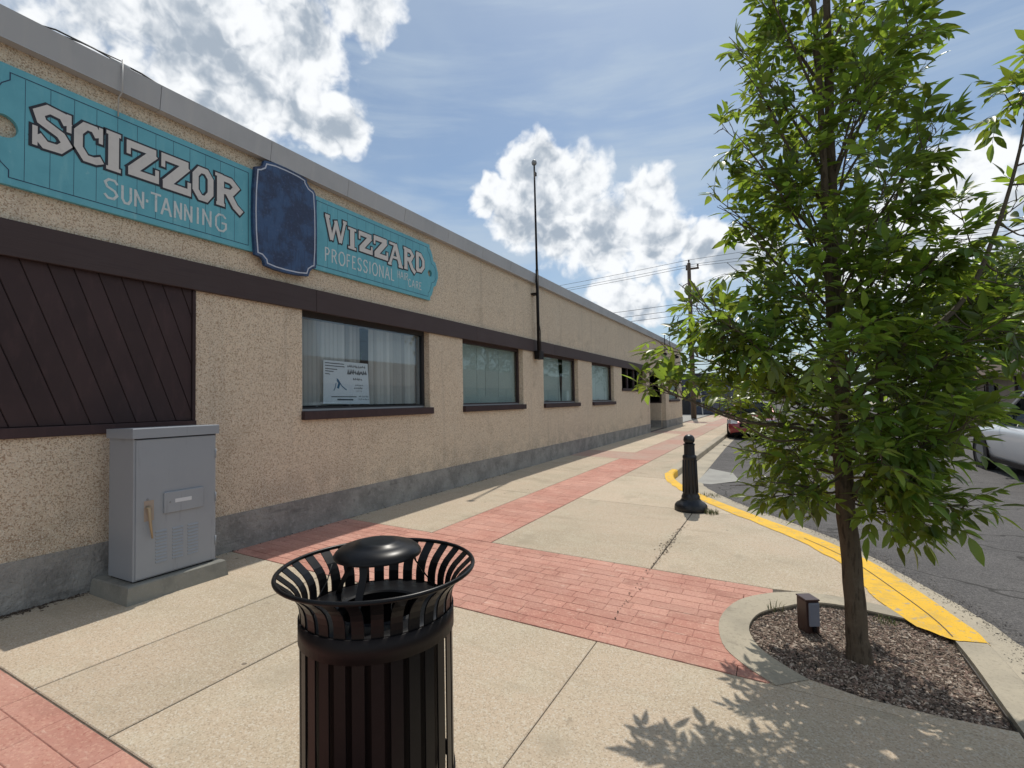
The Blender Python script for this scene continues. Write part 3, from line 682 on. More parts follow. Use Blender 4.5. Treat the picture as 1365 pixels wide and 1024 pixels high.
# recessed doorway: half wall, door, side glass
MB().box(XW-1.45, XW-.2, 25.30, 25.452, .1, 1.35).build('recess_wall', stucco, bld)
MB().box(XW-1.45, XW-.2, 25.28, 25.31, .1, .50).build('recess_foundation', foundm, bld)
dr = MB().box(XW-1.30, XW-1.22, 22.9, 23.9, .14, 2.3).build('door', brown, bld)
MB().box(XW-1.22, XW-1.19, 23.05, 23.09, 1.0, 1.25).build('handle', chrome, dr)
MB().box(XW-1.45, XW-.2, 21.9, 22.0, .1, 2.76).build('recess_wall', stucco, bld)
MB().box(XW-1.45, XW-.2, 22.0, 25.45, .02, .135).build('doorstep', conc_s, bld)
MB().box(XW-1.45, XW-.02, 22.0, 25.3, 2.70, 2.76).build('recess_ceiling', brown, bld)
wf = MB()
for (a, b, c, d) in ((25.33, 25.40, 1.36, 2.7),):
    wf.box(XW-1.4, XW-.2, a, b, c, c+.05); wf.box(XW-.27, XW-.2, a, b, c, d)
wf.build('side_light', brown, bld)
# brown band
by = [Y0, -3.1, .55, 4.2, 7.85, 11.5, 15.15, 18.8, 22.0]
for a, b in zip(by[:-1], by[1:]): MB().bbox(XW+.002, XW+.042, a+.0015, b-.0015, 2.715, 2.985, .004).build('band_board', brown, bld)
# parapet cap sections
fy_ = [2.43-1.115*k for k in range(7, 0, -1)]+[2.43+1.115*k for k in range(0, 25)]+[Y1+.1]
fy_ = [v for v in fy_ if v > Y0]
for a, b in zip(fy_[:-1], fy_[1:]):
    if b-a < .2: continue
    m = MB(); g_ = .0025; a2, b2 = a+g_, b-g_
    x0, x1, x2 = XW+.002, XW+.085, XW+.115
    prof = [(x0, 4.288), (x1, 4.288), (x1, 4.300), (x2, 4.505), (x2-.02, 4.515), (XW-.3, 4.49), (XW-.3, 4.32), (x0, 4.32)]
    n = len(prof)
    m.add([(x, a2, z) for x, z in prof]+[(x, b2, z) for x, z in prof], [(i, (i+1) % n, n+(i+1) % n, n+i) for i in range(n)]+[tuple(range(n))[::-1], tuple(range(n, 2*n))])
    fixnormals(m.build('parapet_cap', fascia_m, bld))
m = MB().box(XW-.28, XW+.06, Y0, Y1+.05, 4.302, 4.47); m.build('cap_core', cab_dk, bld)
m = MB().box(-19, XW-.3, Y1+.002, Y1+.1, 4.262, 4.5); m.build('parapet_cap', fascia_m, bld)

# boarded panel of diagonal boards at the left
pan = MB().box(XW-.18, XW-.02, -4.5, 2.80, 1.40, 2.72).build('boarded_panel', cab_dk, bld)
def clip(poly, f):     # keep f(p) >= 0
    out = []
    for i in range(len(poly)):
        p, q = poly[i], poly[(i+1) % len(poly)]; a, b = f(p), f(q)
        if a >= 0: out.append(p)
        if a*b < 0: t = a/(a-b); out.append((p[0]+(q[0]-p[0])*t, p[1]+(q[1]-p[1])*t))
    return out
PY0, PY1, PZ0, PZ1 = -4.46, 2.765, 1.465, 2.72
for k in range(-45, 60):
    # boards fall to the right: y = y0 - .36 (z - 1.48)
    y0 = 1.97+.1635*k; g2 = .0026
    quad = [(y0+g2-.36*(PZ0-1.48)+0, PZ0), (y0+.1635-g2-.36*(PZ0-1.48), PZ0), (y0+.1635-g2-.36*(PZ1-1.48), PZ1), (y0+g2-.36*(PZ1-1.48), PZ1)]
    q = clip(clip(quad, lambda p: p[0]-PY0), lambda p: PY1-p[0])
    if len(q) < 3: continue
    m = MB(); n = len(q); xf = XW-.004+rnd.uniform(-.001, .001)
    qi = inset(q, .004)
    m.add([(xf-.012, a, b) for a, b in q]+[(xf-.004, a, b) for a, b in q]+[(xf, a, b) for a, b in qi],
          [(i, (i+1) % n, n+(i+1) % n, n+i) for i in range(n)]+[(n+i, n+(i+1) % n, 2*n+(i+1) % n, 2*n+i) for i in range(n)]+[tuple(range(2*n, 3*n))])
    m.build('board', brown2, pan)
MB().bbox(XW-.02, XW+.032, -4.5, 2.795, 1.383, 1.462).build('frame_rail', brown2, bld)
MB().bbox(XW-.02, XW+.012, 2.767, 2.797, 1.464, 2.713).build('frame_stile', brown2, bld)

# windows
def window(i, o, gmat, sill_z=1.43):
    a, b, c, d = o; xg = XW-.135
    w = MB()
    t = .045
    w.box(xg-.03, xg+.03, a+.002, a+t, c+.03, d); w.box(xg-.03, xg+.03, b-t, b-.002, c+.03, d)
    w.box(xg-.028, xg+.028, a+t, b-t, c+.002, c+.055); w.box(xg-.028, xg+.028, a+t, b-t, d-.09, d-.003)
    win = w.build('window', brown if i else intm, bld)
    MB().box(xg-.004, xg+.004, a+t, b-t, c+.055, d-.09).build('pane', gmat, win)
    MB().bbox(XW-.14, XW+.062, a-.012, b+.03, c-.098, c+.004, .006).build('sill', brown2, win)
    MB().box(xg+.03, xg+.042, a+t, b-t, c+.006, c+.030).build('trim', alum, win)
    MB().box(xg-.9, xg-.8, a-.1, b+.1, c-.3, d+.3).build('room_back', intm, win)
    return win
w1 = window(0, opens[0], glass)
# vertical blinds of the first window: slats turned slightly, with a gap
yv = 4.10; k = 0
while yv < 6.40:
    if not (5.17 < yv < 5.33 ):
        w_ = .038; an = rnd.uniform(.30, .60) if rnd.random() < .8 else rnd.uniform(.8, 1.15)
        dx, dy = math.sin(an)*w_, math.cos(an)*w_
        xb = XW-.235
        m = MB(); m.add([(xb-dx, yv-dy, 1.58), (xb+.004, yv, 1.58), (xb+dx, yv+dy, 1.58), (xb+dx, yv+dy, 2.70), (xb+.004, yv, 2.70), (xb-dx, yv-dy, 2.70)], [(0, 1, 4, 5), (1, 2, 3, 4)])
        m.build('blind_slat', blinds_m, w1)
    yv += .068; k += 1
MB().box(XW-.26, XW-.20, 4.07, 6.41, 2.66, 2.70).build('blind_rail', alum, w1)
MB().box(XW-.165, XW-.20, 6.36, 6.41, 1.57, 2.66).build('side_trim', alum, w1)
MB().box(XW-.5, XW-.17, 4.07, 6.41, 1.50, 1.555).build('inner_sill', alum, w1)
def shades(w, segs_, x=XW-.20, z0=1.56, z1=2.68):
    for (a, b) in segs_: MB().box(x-.004, x, a, b, z0, z1).build('window_shade', shade_m, w)
w2 = window(1, opens[1], glass_g); shades(w2, [(7.45, 8.20), (8.208, 8.52), (8.53, 9.05), (9.058, 9.77)])
MB().box(XW-.199, XW-.19, 7.46, 9.77, 1.56, 1.68).build('shade_hem', shade_m, w2)
w3 = window(2, opens[2], glass_g); shades(w3, [(10.9, 12.25), (12.56, 13.2)])
m = MB(); m.add([(XW-.20, 12.26, 1.56), (XW-.20, 12.40, 1.56), (XW-.20, 12.27, 2.68)], [(0, 1, 2)]); m.add([(XW-.20, 12.55, 1.56), (XW-.20, 12.55, 2.3), (XW-.20, 12.46, 1.56)], [(0, 1, 2)]); m.build('window_shade', shade_m, w3)
w4 = window(3, opens[3], glass_g); shades(w4, [(14.75, 15.3), (15.31, 16.2), (16.22, 16.66)])
def papers(y0, n, lab):
    t = thing('paper_stack', lab, 'papers', (XW-.2, y0, 1.57))
    for k in range(n):
        m = MB(); a = rnd.uniform(-.2, .2); w_, l = .10, .16; z = 1.566+k*.012
        pts = [(XW-.2+math.cos(a)*px-math.sin(a)*py, y0+math.sin(a)*px+math.cos(a)*py+rnd.uniform(-.1, .1)) for px, py in ((-.03, -l), (.03, -l), (.03, l), (-.03, l))]
        m.prism([pts[0], pts[1], pts[2], pts[3]], z+.010, z).build('sheet', labelm, t)
papers(11.65, 4, 'white papers lying inside the third window from the poster window')
papers(15.7, 5, 'white papers lying inside the fourth window, the narrow one before the barred opening')
# dark barred opening
a, b, c, d = opens[4]
m = MB(); m.box(XW-.19, XW-.17, a, b, c, d); w5 = m.build('window', intm, bld)
MB().bbox(XW-.10, XW+.05, a-.02, b+.05, c-.09, c+.004, .005).build('sill', brown2, w5)
MB().box(XW-.15, XW-.145, a+.03, b-.03, c+.01, d-.03).build('pane', carglass, w5)
for k in range(3): MB().box(XW-.10, XW-.04, a+.93*(k+1)-.045, a+.93*(k+1)+.045, c+.004, d-.02).build('mullion', brown, w5)
w7 = window(5, opens[6], glass_g); shades(w7, [(26.35, 29.15)], z1=2.45)

# signs -----------------------------------------------------------------------------------
def panel_yz(poly, x0, x1, name, mat, parent, cham=.0):
    m = MB(); n = len(poly)
    m.add([(x0, a, b) for a, b in poly]+[(x1, a, b) for a, b in poly], [(i, (i+1) % n, n+(i+1) % n, n+i) for i in range(n)]+[tuple(range(n))[::-1], tuple(range(n, 2*n))])
    return fixnormals(m.build(name, mat, parent))
def line_yz(pts, w, x, name, mat, parent, closed=False, mb=None):
    n = len(pts); m = mb or MB(); A = []; B = []
    for i in range(n):
        p0 = Vector(pts[i-1] if (i or closed) else pts[0]); p1 = Vector(pts[i]); p2 = Vector(pts[(i+1) % n] if (i < n-1 or closed) else pts[-1])
        a = (p1-p0); b = (p2-p1)
        a = a.normalized() if a.length > 1e-7 else b.normalized(); b = b.normalized() if b.length > 1e-7 else a
        t = (a+b); t = t.normalized() if t.length > 1e-4 else a
        nn = Vector((-t.y, t.x)); kk = min(1.8, 1/max(.3, nn.dot(Vector((-a.y, a.x)))))
        A.append(p1+nn*w/2*kk); B.append(p1-nn*w/2*kk)
    fs = [(i, (i+1) % n, n+(i+1) % n, n+i) for i in range(n if closed else n-1)]
    m.add([(x, p.x, p.y) for p in A]+[(x, p.x, p.y) for p in B], fs)
    return m if mb is not None else m.build(name, mat, parent)
def holed_panel(poly, hole, x0, x1, name, mat, parent):
    # polygon with a round hole, filled by curve fill
    cu = bpy.data.curves.new(name, 'CURVE'); cu.dimensions = '2D'; cu.fill_mode = 'BOTH'; cu.extrude = (x1-x0)/2
    for pts in (poly, hole):
        sp = cu.splines.new('POLY'); sp.points.add(len(pts)-1); sp.use_cyclic_u = True
        for i, (a, b) in enumerate(pts): sp.points[i].co = (a, b, 0, 1)
    tmp = bpy.data.objects.new(name+'_c', cu); col.objects.link(tmp)
    dg = bpy.context.evaluated_depsgraph_get(); me = bpy.data.meshes.new_from_object(tmp.evaluated_get(dg))
    off = wloc[parent.name]; xm = (x0+x1)/2
    for v in me.vertices: a, b, c_ = v.co; v.co = (xm+c_-off.x, a-off.y, b-off.z)
    me.materials.clear(); me.materials.append(mat); col.objects.unlink(tmp); bpy.data.objects.remove(tmp)
    o = bpy.data.objects.new(name, me); col.objects.link(o); o.parent = parent; wloc[o.name] = off
    return o
SX = XW+.045
def ogee(yc, zc0, s, up):   # stepped corner and curve to the pointed end: from the top corner to the tip side (s=+1 to the right)
    return [(yc, .0), (yc, .055), (yc+s*.035, .10), (yc+s*.065, .16), (yc+s*.085, .22), (yc+s*.13, .25), (yc+s*.155, .285), (yc+s*.175, .33)]
def sign_outline(ya, yb, z0, z1, side, e=0.):
    s = side; yc = (yb if s > 0 else ya)-s*(.10+.12+e)
    top = [(p[0]-0, z1-e-p[1]*(1-e*1.2)) for p in ogee(yc, 0, s, 1)]
    zm = (z0+z1)/2; half = (z1-z0)/2
    tp = [(yc, z1-e), (yc, z1-e-.055), (yc+s*.045, z1-e-.10), (yc+s*.075, z1-e-.17), (yc+s*.095, z1-e-.24), (yc+s*.15, z1-e-.26), (yc+s*.19, zm+.10), (yc+s*.215, zm+.05), (yc+s*.215, zm-.05), (yc+s*.19, zm-.10), (yc+s*.15, z0+e+.26), (yc+s*.095, z0+e+.24), (yc+s*.075, z0+e+.17), (yc+s*.045, z0+e+.10), (yc, z0+e+.055), (yc, z0+e)]
    other = (ya+e if s > 0 else yb-e)
    return tp+[(other, z0+e), (other, z1-e)]
def circle(cy, cz, r, n=20): return [(cy+r*math.cos(2*math.pi*k/n), cz+r*math.sin(2*math.pi*k/n)) for k in range(n)]
def signboard(label, ya, yb, z0, z1, side, hole, hr, stripes):
    t = thing('sign_board', label, 'sign', (XW, (ya+yb)/2, z0), group=None)
    out = sign_outline(ya, yb, z0, z1, side)
    p = holed_panel(out, circle(*hole, hr), XW+.006, SX, 'panel', teal, t)
    m = MB()
    inn = sign_outline(ya, yb, z0, z1, side, .055)
    line_yz(inn, .007, SX+.0012, '', None, None, True, m)
    if side > 0:
        y = ya+.06
        while y < yb-.36: line_yz([(y, z0+.06), (y, z1-.06)], .0032, SX+.0006, '', None, None, False, m); y += stripes
    else:
        y = ya+.36
        while y < yb-.06: line_yz([(y, z0+.06), (y, z1-.06)], .0032, SX+.0006, '', None, None, False, m); y += stripes
    m.build('pinstriping', navyline, t)
    return t
G_ = {
 'S': [([(.93,.72),(.80,.90),(.40,.94),(.14,.78),(.22,.60),(.74,.42),(.90,.24),(.70,.07),(.32,.06),(.10,.24)],.2), ([(.96,.56),(.96,1.0)],.1), ([(.05,-.02),(.05,.44)],.1)],
 'C': [([(.86,.72),(.70,.90),(.38,.90),(.14,.70),(.14,.32),(.40,.08),(.74,.08),(.98,.16)],.2), ([(.93,.58),(.93,1.0)],.1)],
 'I': [([(.5,.06),(.5,.94)],.30), ([(.08,.95),(.92,.95)],.12), ([(.08,.05),(.92,.05)],.12)],
 'Z': [([(.06,.90),(.92,.90)],.2), ([(.86,.86),(.16,.14)],.24), ([(.06,.10),(.96,.10)],.2), ([(.07,1.0),(.07,.60)],.1), ([(.95,.0),(.95,.40)],.1)],
 'O': [([(.34,.93),(.66,.93),(.87,.74),(.87,.28),(.64,.07),(.36,.07),(.13,.28),(.13,.74)],.2,True)],
 'R': [([(.22,.02),(.22,.98)],.22), ([(.1,.92),(.62,.91),(.84,.74),(.66,.53),(.3,.49)],.18), ([(.50,.50),(.80,.10),(1.05,-.06)],.2), ([(.02,.97),(.3,.97)],.1), ([(.06,.03),(.38,.03)],.1)],
 'W': [([(.04,.98),(.28,.06)],.15), ([(.28,.06),(.50,.86)],.11), ([(.47,.90),(.72,.06)],.15), ([(.72,.06),(.95,.98)],.11), ([(-.04,.97),(.18,.97)],.1), ([(.84,.97),(1.04,.97)],.1)],
 'A': [([(.10,.0),(.50,.98)],.13), ([(.48,.98),(.86,.02)],.2), ([(.26,.36),(.72,.36)],.1), ([(-.02,.02),(.22,.02)],.09), ([(.70,.03),(1.0,.03)],.09), ([(.08,.94),(.60,.94)],.1)],
 'D': [([(.20,.04),(.20,.96)],.24), ([(.1,.93),(.56,.90),(.86,.66),(.86,.32),(.58,.08),(.1,.06)],.2)],
}
T_ = {  # thin letters: strokes only
 'S': [[(.9,.80),(.72,.97),(.35,.97),(.12,.80),(.25,.58),(.72,.44),(.88,.24),(.66,.03),(.3,.03),(.08,.2)]], 'U': [[(.1,1),(.1,.25),(.32,.02),(.66,.02),(.88,.25),(.88,1)]],
 'N': [[(.12,0),(.12,1)],[(.12,.95),(.86,.05)],[(.86,0),(.86,1)]], 'T': [[(.0,.95),(1,.95)],[(.5,.95),(.5,0)]], 'A': [[(.05,0),(.48,1)],[(.48,1),(.95,0)],[(.22,.36),(.76,.36)]],
 'I': [[(.5,0),(.5,1)]], 'G': [[(.88,.82),(.66,.98),(.34,.98),(.1,.74),(.1,.26),(.34,.02),(.68,.02),(.9,.22),(.9,.5)],[(.55,.5),(.98,.5)]],
 'P': [[(.14,0),(.14,1)],[(.14,.96),(.6,.96),(.86,.78),(.6,.52),(.14,.5)]], 'R': [[(.14,0),(.14,1)],[(.14,.96),(.6,.96),(.84,.78),(.6,.52),(.14,.5)],[(.45,.5),(.92,0)]],
 'O': [[(.34,.98),(.66,.98),(.92,.72),(.92,.28),(.66,.02),(.34,.02),(.08,.28),(.08,.72),(.34,.98)]], 'F': [[(.16,0),(.16,1)],[(.16,.96),(.88,.96)],[(.16,.52),(.72,.52)]],
 'E': [[(.16,0),(.16,1)],[(.16,.96),(.88,.96)],[(.16,.52),(.72,.52)],[(.16,.04),(.9,.04)]], 'L': [[(.18,1),(.18,.03)],[(.18,.04),(.9,.04)]], 'H': [[(.12,0),(.12,1)],[(.86,0),(.86,1)],[(.12,.5),(.86,.5)]],
 'C': [[(.9,.8),(.66,.98),(.34,.98),(.1,.72),(.1,.28),(.34,.02),(.68,.02),(.92,.2)]], '.': [[(.4,.42),(.4,.58)]],
}
def big_letter(ch, y0, y1, z0, z1, parent, sh=0.):
    w, h = y1-y0, z1-z0
    for nm, mat, ex, dx in (('letter_outline', ink, .034, .0022), ('letter', cream, 0., .0042)):
        m = MB()
        for k, s in enumerate(G_[ch[0]]):
            pts = [(y0+u*w, z0+v*h) for u, v in s[0]]; th = s[1]*(.30 if w < .2 else .32)*.95
            th = s[1]*(w*.5+h*.5)*1.12 + ex
            if ex and not (len(s) > 2):
                a, b = Vector(pts[0]), Vector(pts[1]); pts[0] = tuple(a-(b-a).normalized()*ex*.5)
                a, b = Vector(pts[-1]), Vector(pts[-2]); pts[-1] = tuple(a-(b-a).normalized()*ex*.5)
            if ex: pts = [(p[0]-.004, p[1]-.002) for p in pts]
            line_yz(pts, th, SX+dx+k*.00012, '', None, None, len(s) > 2, m)
        m.build(nm, mat, parent)
def thin_letter(ch, y0, y1, z0, z1, th, mb):
    w, h = y1-y0, z1-z0
    for k, s in enumerate(T_[ch]): line_yz([(y0+u*w, z0+v*h) for u, v in s], th, SX+.0022+k*.00012, '', None, None, False, mb)
sg1 = signboard('wide teal shop sign reading SCIZZOR SUN-TANNING on the upper wall', 1.17, 3.365, 3.235, 4.125, -1, (1.41, 3.66), .085, .148)
for ch, a, b, c, d in (('S',1.575,1.80,3.60,3.925),('C',1.825,2.015,3.60,3.92),('I',2.03,2.155,3.595,3.93),('Z',2.185,2.44,3.615,3.915),('Z',2.46,2.72,3.60,3.92),('O',2.74,2.935,3.605,3.92),('R',2.95,3.22,3.62,3.93)):
    big_letter(ch, a, b, c, d, sg1)
m = MB()
for ch, a, b, c, d in (('S',2.022,2.135,3.352,3.52),('U',2.152,2.232,3.35,3.50),('N',2.248,2.328,3.35,3.50),('.',2.335,2.37,3.35,3.51),('T',2.379,2.463,3.355,3.525),('A',2.462,2.552,3.35,3.51),('N',2.572,2.645,3.353,3.51),('N',2.661,2.74,3.354,3.51),('I',2.765,2.812,3.36,3.52),('N',2.828,2.925,3.365,3.525),('G',2.952,3.08,3.355,3.525)):
    thin_letter(ch, a, b, c, d, .019, m)
m.build('lettering', cream2, sg1)
sg2 = signboard('smaller teal shop sign reading WIZZARD PROFESSIONAL HAIR CARE on the upper wall', 4.14, 6.66, 3.235, 4.14, 1, (6.44, 3.675), .055, .165)
for ch, a, b, c, d in (('W',4.34,4.665,3.64,3.955),('I',4.69,4.855,3.63,3.91),('Z',4.885,5.145,3.645,3.915),('Z',5.165,5.455,3.64,3.935),('A',5.46,5.775,3.605,3.935),('R',5.79,6.05,3.615,3.935),('D',6.075,6.30,3.64,3.94)):
    big_letter(ch, a, b, c, d, sg2)
m = MB(); y = 4.32; W12 = 'PROFESSIONAL'; wds = [.085,.095,.115,.075,.075,.085,.09,.04,.115,.10,.105,.08]; sc_ = (5.59-4.32)/(sum(wds)+.022*11)
for ch, w_ in zip(W12, wds):
    thin_letter(ch, y, y+w_*sc_, 3.372, 3.545, .018, m); y += (w_+.022)*sc_
m.build('lettering', cream2, sg2); m = MB()
for ch, a, b in (('H',5.66,5.71),('A',5.72,5.79),('I',5.80,5.82),('R',5.83,5.90)): thin_letter(ch, a, b, 3.44, 3.55, .012, m)
m.build('lettering', cream2, sg2); m = MB()
for ch, a, b in (('C',5.90,5.965),('A',5.98,6.06),('R',6.075,6.145),('E',6.16,6.22)): thin_letter(ch, a, b, 3.36, 3.475, .013, m)
m.build('lettering', cream2, sg2)
# dark blue barrel-shaped panel between the two signs
ov = thing('barrel_sign', 'dark navy barrel-shaped sign panel with a pale border between the two teal signs', 'sign', (XW, 3.74, 3.08))
def oval(e):
    P = [(3.47, 4.26), (3.60, 4.285), (3.74, 4.29), (3.90, 4.285), (4.02, 4.265), (4.025, 4.225), (4.06, 4.185), (4.125, 4.165), (4.15, 4.13), (4.165, 3.9), (4.168, 3.68), (4.165, 3.45), (4.15, 3.23), (4.11, 3.215), (4.065, 3.18), (4.04, 3.11), (3.90, 3.09), (3.74, 3.085), (3.6, 3.09), (3.475, 3.11), (3.465, 3.16), (3.43, 3.19), (3.36, 3.20), (3.34, 3.45), (3.335, 3.68), (3.34, 3.9), (3.36, 4.15), (3.41, 4.17), (3.45, 4.20)]
    P = P[::-1]; return inset(P, e) if e else P
panel_yz(oval(0), XW+.048, XW+.09, 'panel', navy, ov)
line_yz(oval(.033), .014, XW+.0915, 'border', silver, ov, True)
# cables and bracket on the parapet
cb = thing('cable_bracket', 'small bracket and loose black cables on the parapet above the SCIZZOR sign', 'bracket', (XW+.05, 2.1, 4.5))
MB().bbox(XW-.02, XW+.08, 2.05, 2.20, 4.512, 4.545).build('bracket', conduitm, cb)
MB().tube([(XW+.02, 1.5, 4.515), (XW+.05, 1.7, 4.56), (XW+.05, 1.95, 4.565), (XW+.05, 2.12, 4.55)], .007, 6).build('cable', cablem, cb, True)
MB().tube([(XW+.05, 2.14, 4.555), (XW+.05, 2.3, 4.555), (XW+.05, 2.45, 4.53), (XW+.03, 2.6, 4.51)], .008, 6).build('cable', cablem, cb, True)
MB().tube([(XW+.03, 1.5, 4.51), (XW+.09, 1.85, 4.535), (XW+.10, 2.12, 4.545)], .005, 6).build('cable', cablem, cb, True)
MB().tube([(XW+.12, 2.12, 4.55), (XW+.122, 2.12, 4.27), (XW+.06, 2.12, 4.24), (XW+.055, 2.12, 4.08)], .006, 6).build('drop_cable', conduitm, cb, True)
# poster in the window
po = thing('poster', 'white event poster leaning inside the first window in front of the blinds', 'poster', (XW-.2, 4.9, 1.58))
px = XW-.185
m = MB(); m.add([(px-.003, 4.49, 1.60), (px-.003, 5.31, 1.585), (px-.003, 5.275, 2.155), (px-.003, 4.495, 2.165), (px, 4.49, 1.60), (px, 5.31, 1.585), (px, 5.275, 2.155), (px, 4.495, 2.165)], [(3,2,1,0),(4,5,6,7),(0,1,5,4),(1,2,6,5),(2,3,7,6),(3,0,4,7)])
m.build('sheet', paperm, po)
m = MB(); rp = random.Random(3)
def scrib(y0, y1, z, h, slope=-.01):
    y = y0
    while y < y1:
        w_ = rp.uniform(.012, .03); zz = z+slope*(y-y0); line_yz([(y, zz-h*rp.uniform(.1, .5)), (y+w_*.4, zz+h*rp.uniform(.2, .6)), (y+w_, zz-h*rp.uniform(0, .5))], h*.32, px+.0015, '', None, None, False, m); y += w_+rp.uniform(.004, .02)
for z, l in ((2.13, .32), (2.095, .33), (2.055, .20), (2.025, .14), (1.99, .08)): line_yz([(4.52, z), (4.52+l, z-.006)], .011, px+.0015, '', None, None, False, m)
scrib(4.90, 5.24, 2.10, .035); scrib(4.90, 5.25, 2.02, .06); scrib(5.0, 5.18, 1.925, .035); scrib(5.04, 5.17, 1.845, .02); scrib(5.02, 5.17, 1.805, .025); scrib(5.06, 5.14, 1.765, .015)
line_yz([(4.62, 1.69), (5.06, 1.688)], .012, px+.0015, '', None, None, False, m); line_yz([(4.72, 1.652), (5.0, 1.648)], .02, px+.0015, '', None, None, False, m)
scrib(5.10, 5.28, 1.69, .022); scrib(5.10, 5.28, 1.65, .022)
m.build('print', posterink, po)
m = MB(); line_yz([(4.71, 1.93), (4.76, 1.88), (4.80, 1.83), (4.88, 1.78)], .014, px+.0016, '', None, None, False, m); line_yz([(4.72, 1.915), (4.755, 1.87), (4.73, 1.80)], .035, px+.0019, '', None, None, False, m); line_yz([(4.70, 1.87), (4.68, 1.80), (4.66, 1.77)], .012, px+.0022, '', None, None, False, m)
m.build('print', posterblue, po, label='blue sketched athlete figure')
pl = thing('plant_pot', 'dark leafy houseplant showing through the gap in the blinds', 'plant', (XW-.35, 5.25, 1.7))
m = MB(); rp = random.Random(5)
for k in range(60):
    y = 5.25+rp.gauss(0, .035); z = 2.28+rp.gauss(0, .06); a = rp.uniform(0, 6.28); l = .04
    m.add([(XW-.36, y, z), (XW-.35, y+math.cos(a)*l, z+math.sin(a)*l), (XW-.36, y+math.cos(a+.5)*l*.7, z+math.sin(a+.5)*l*.7)], [(0, 1, 2)])
m.build('foliage', farleaf, pl); MB().lathe([(.0, 1.6), (.05, 1.6), (.07, 1.78), (.0, 1.78)], (XW-.42, 5.25, 0), 12).build('pot', intm, pl)

# roof mast with camera dome
mast = thing('mast', 'tall thin black pole fixed to the wall beside the third window rising above the roof', 'pole', (XW+.1, 10.32, 2.55))
MB().tube([(XW+.13, 10.36, 2.6), (XW+.13, 10.34, 4.6)], .036, 10).build('lower_tube', blackflat, mast, True)
MB().tube([(XW+.13, 10.34, 4.6), (XW+.125, 10.33, 5.9), (XW+.12, 10.32, 7.05)], [.028, .024, .019], 10).build('upper_tube', blackflat, mast, True)
MB().lathe([(0, .0), (.05, .01), (.062, .05), (.055, .09), (.03, .115), (0, .12)], (XW+.12, 10.32, 7.04), 14).build('camera_dome', steelm, mast, True)
MB().box(XW+.09, XW+.13, 10.35, 10.43, 6.82, 6.90).build('side_box', blackflat, mast)
MB().bbox(XW+.04, XW+.16, 10.31, 10.56, 2.54, 2.73).build('mount_box', blackflat, mast)
MB().tube([(XW+.13, 10.40, 3.35), (XW+.13, 10.47, 3.2), (XW+.13, 10.48, 2.72)], .010, 6).build('cable', cablem, mast, True)
MB().box(XW+.0, XW+.12, 10.27, 10.42, 4.02, 4.06).build('clamp', blackflat, mast)
rod = thing('antenna_rod', 'short thin rod with a small lamp on the far wall near the building end', 'antenna', (XW+.1, 24.8, 3.9))
MB().tube([(XW+.15, 24.8, 3.75), (XW+.15, 24.8, 4.75)], .02, 6).build('rod', blackflat, rod); MB().box(XW, XW+.22, 24.7, 24.95, 3.66, 3.78).build('lamp_box', blackflat, rod)
rod2 = thing('wall_lamp', 'small dark wall lamp at the far corner of the building', 'lamp', (XW+.1, 28, 3.9))
MB().box(XW, XW+.12, 27.9, 28.15, 3.86, 3.94).build('lamp_arm', blackflat, rod2); MB().lathe([(0, 3.9), (.09, 3.86), (.10, 3.74), (0, 3.72)], (XW+.15, 28.02, 0), 10).build('lamp_head', blackflat, rod2)

# ------------------------------------------------------------------ utility cabinet
pad = thing('concrete_pad', 'low weathered concrete pad under the grey utility cabinet', 'concrete pad', (-4.6, 2.35, .11))
m = MB(); b_ = [(-4.90, 1.95), (-4.345, 1.965), (-4.335, 2.745), (-4.90, 2.74)]; t_ = [(-4.88, 1.965), (-4.358, 1.978), (-4.350, 2.725), (-4.88, 2.722)]
m.add([(x, y, gz(x)-.02) for x, y in b_]+[(x, y, .232) for x, y in t_]+[(x*.999-.006, y, .240) for x, y in inset(t_, .008)], [(i, (i+1) % 4, 4+(i+1) % 4, 4+i) for i in range(4)]+[(4+i, 4+(i+1) % 4, 8+(i+1) % 4, 8+i) for i in range(4)]+[(8, 9, 10, 11)])
m.build('pad', padm, pad)
cab = thing('utility_cabinet', 'grey metal utility cabinet with handle and louvres on a concrete pad by the wall', 'cabinet', (-4.6, 2.34, .24))
CF = -4.412
MB().bbox(-4.79, CF-.004, 2.035, 2.675, .252, 1.36, .004).build('body', cabm, cab)
MB().box(-4.78, CF-.02, 2.05, 2.66, .238, .253).build('plinth', cab_dk, cab)
m = MB(); x0, x1, y0, y1 = -4.80, CF+.018, 2.018, 2.692
m.add([(x0, y0, 1.352), (x1, y0, 1.352), (x1, y1, 1.352), (x0, y1, 1.352), (x0, y0, 1.425), (x1-.004, y0+.003, 1.432), (x1-.004, y1-.003, 1.432), (x0, y1, 1.425), (x1, y0, 1.426), (x1, y1, 1.426)],
      [(3, 2, 1, 0), (0, 1, 8, 5, 4), (1, 2, 9, 8), (8, 9, 6, 5), (2, 3, 7, 6, 9), (3, 0, 4, 7), (4, 5, 6, 7)])
m.build('lid', cabm, cab)
MB().box(-4.78, CF+.002, 2.04, 2.67, 1.343, 1.3525).build('lid_gap', cab_dk, cab)
dor = MB().bbox(CF-.003, CF+.006, 2.050, 2.662, .262, 1.340, .003).build('door', cabm, cab)
MB().bbox(CF+.006, CF+.022, 2.245, 2.555, .735, .905, .004).build('cover_plate', cabm, dor)
MB().box(CF+.022, CF+.0235, 2.325, 2.455, .812, .842).build('label_strip', labelm, dor)
MB().box(CF+.006, CF+.0072, 2.105, 2.175, .70, .86).build('worn_patch', rustm, dor)
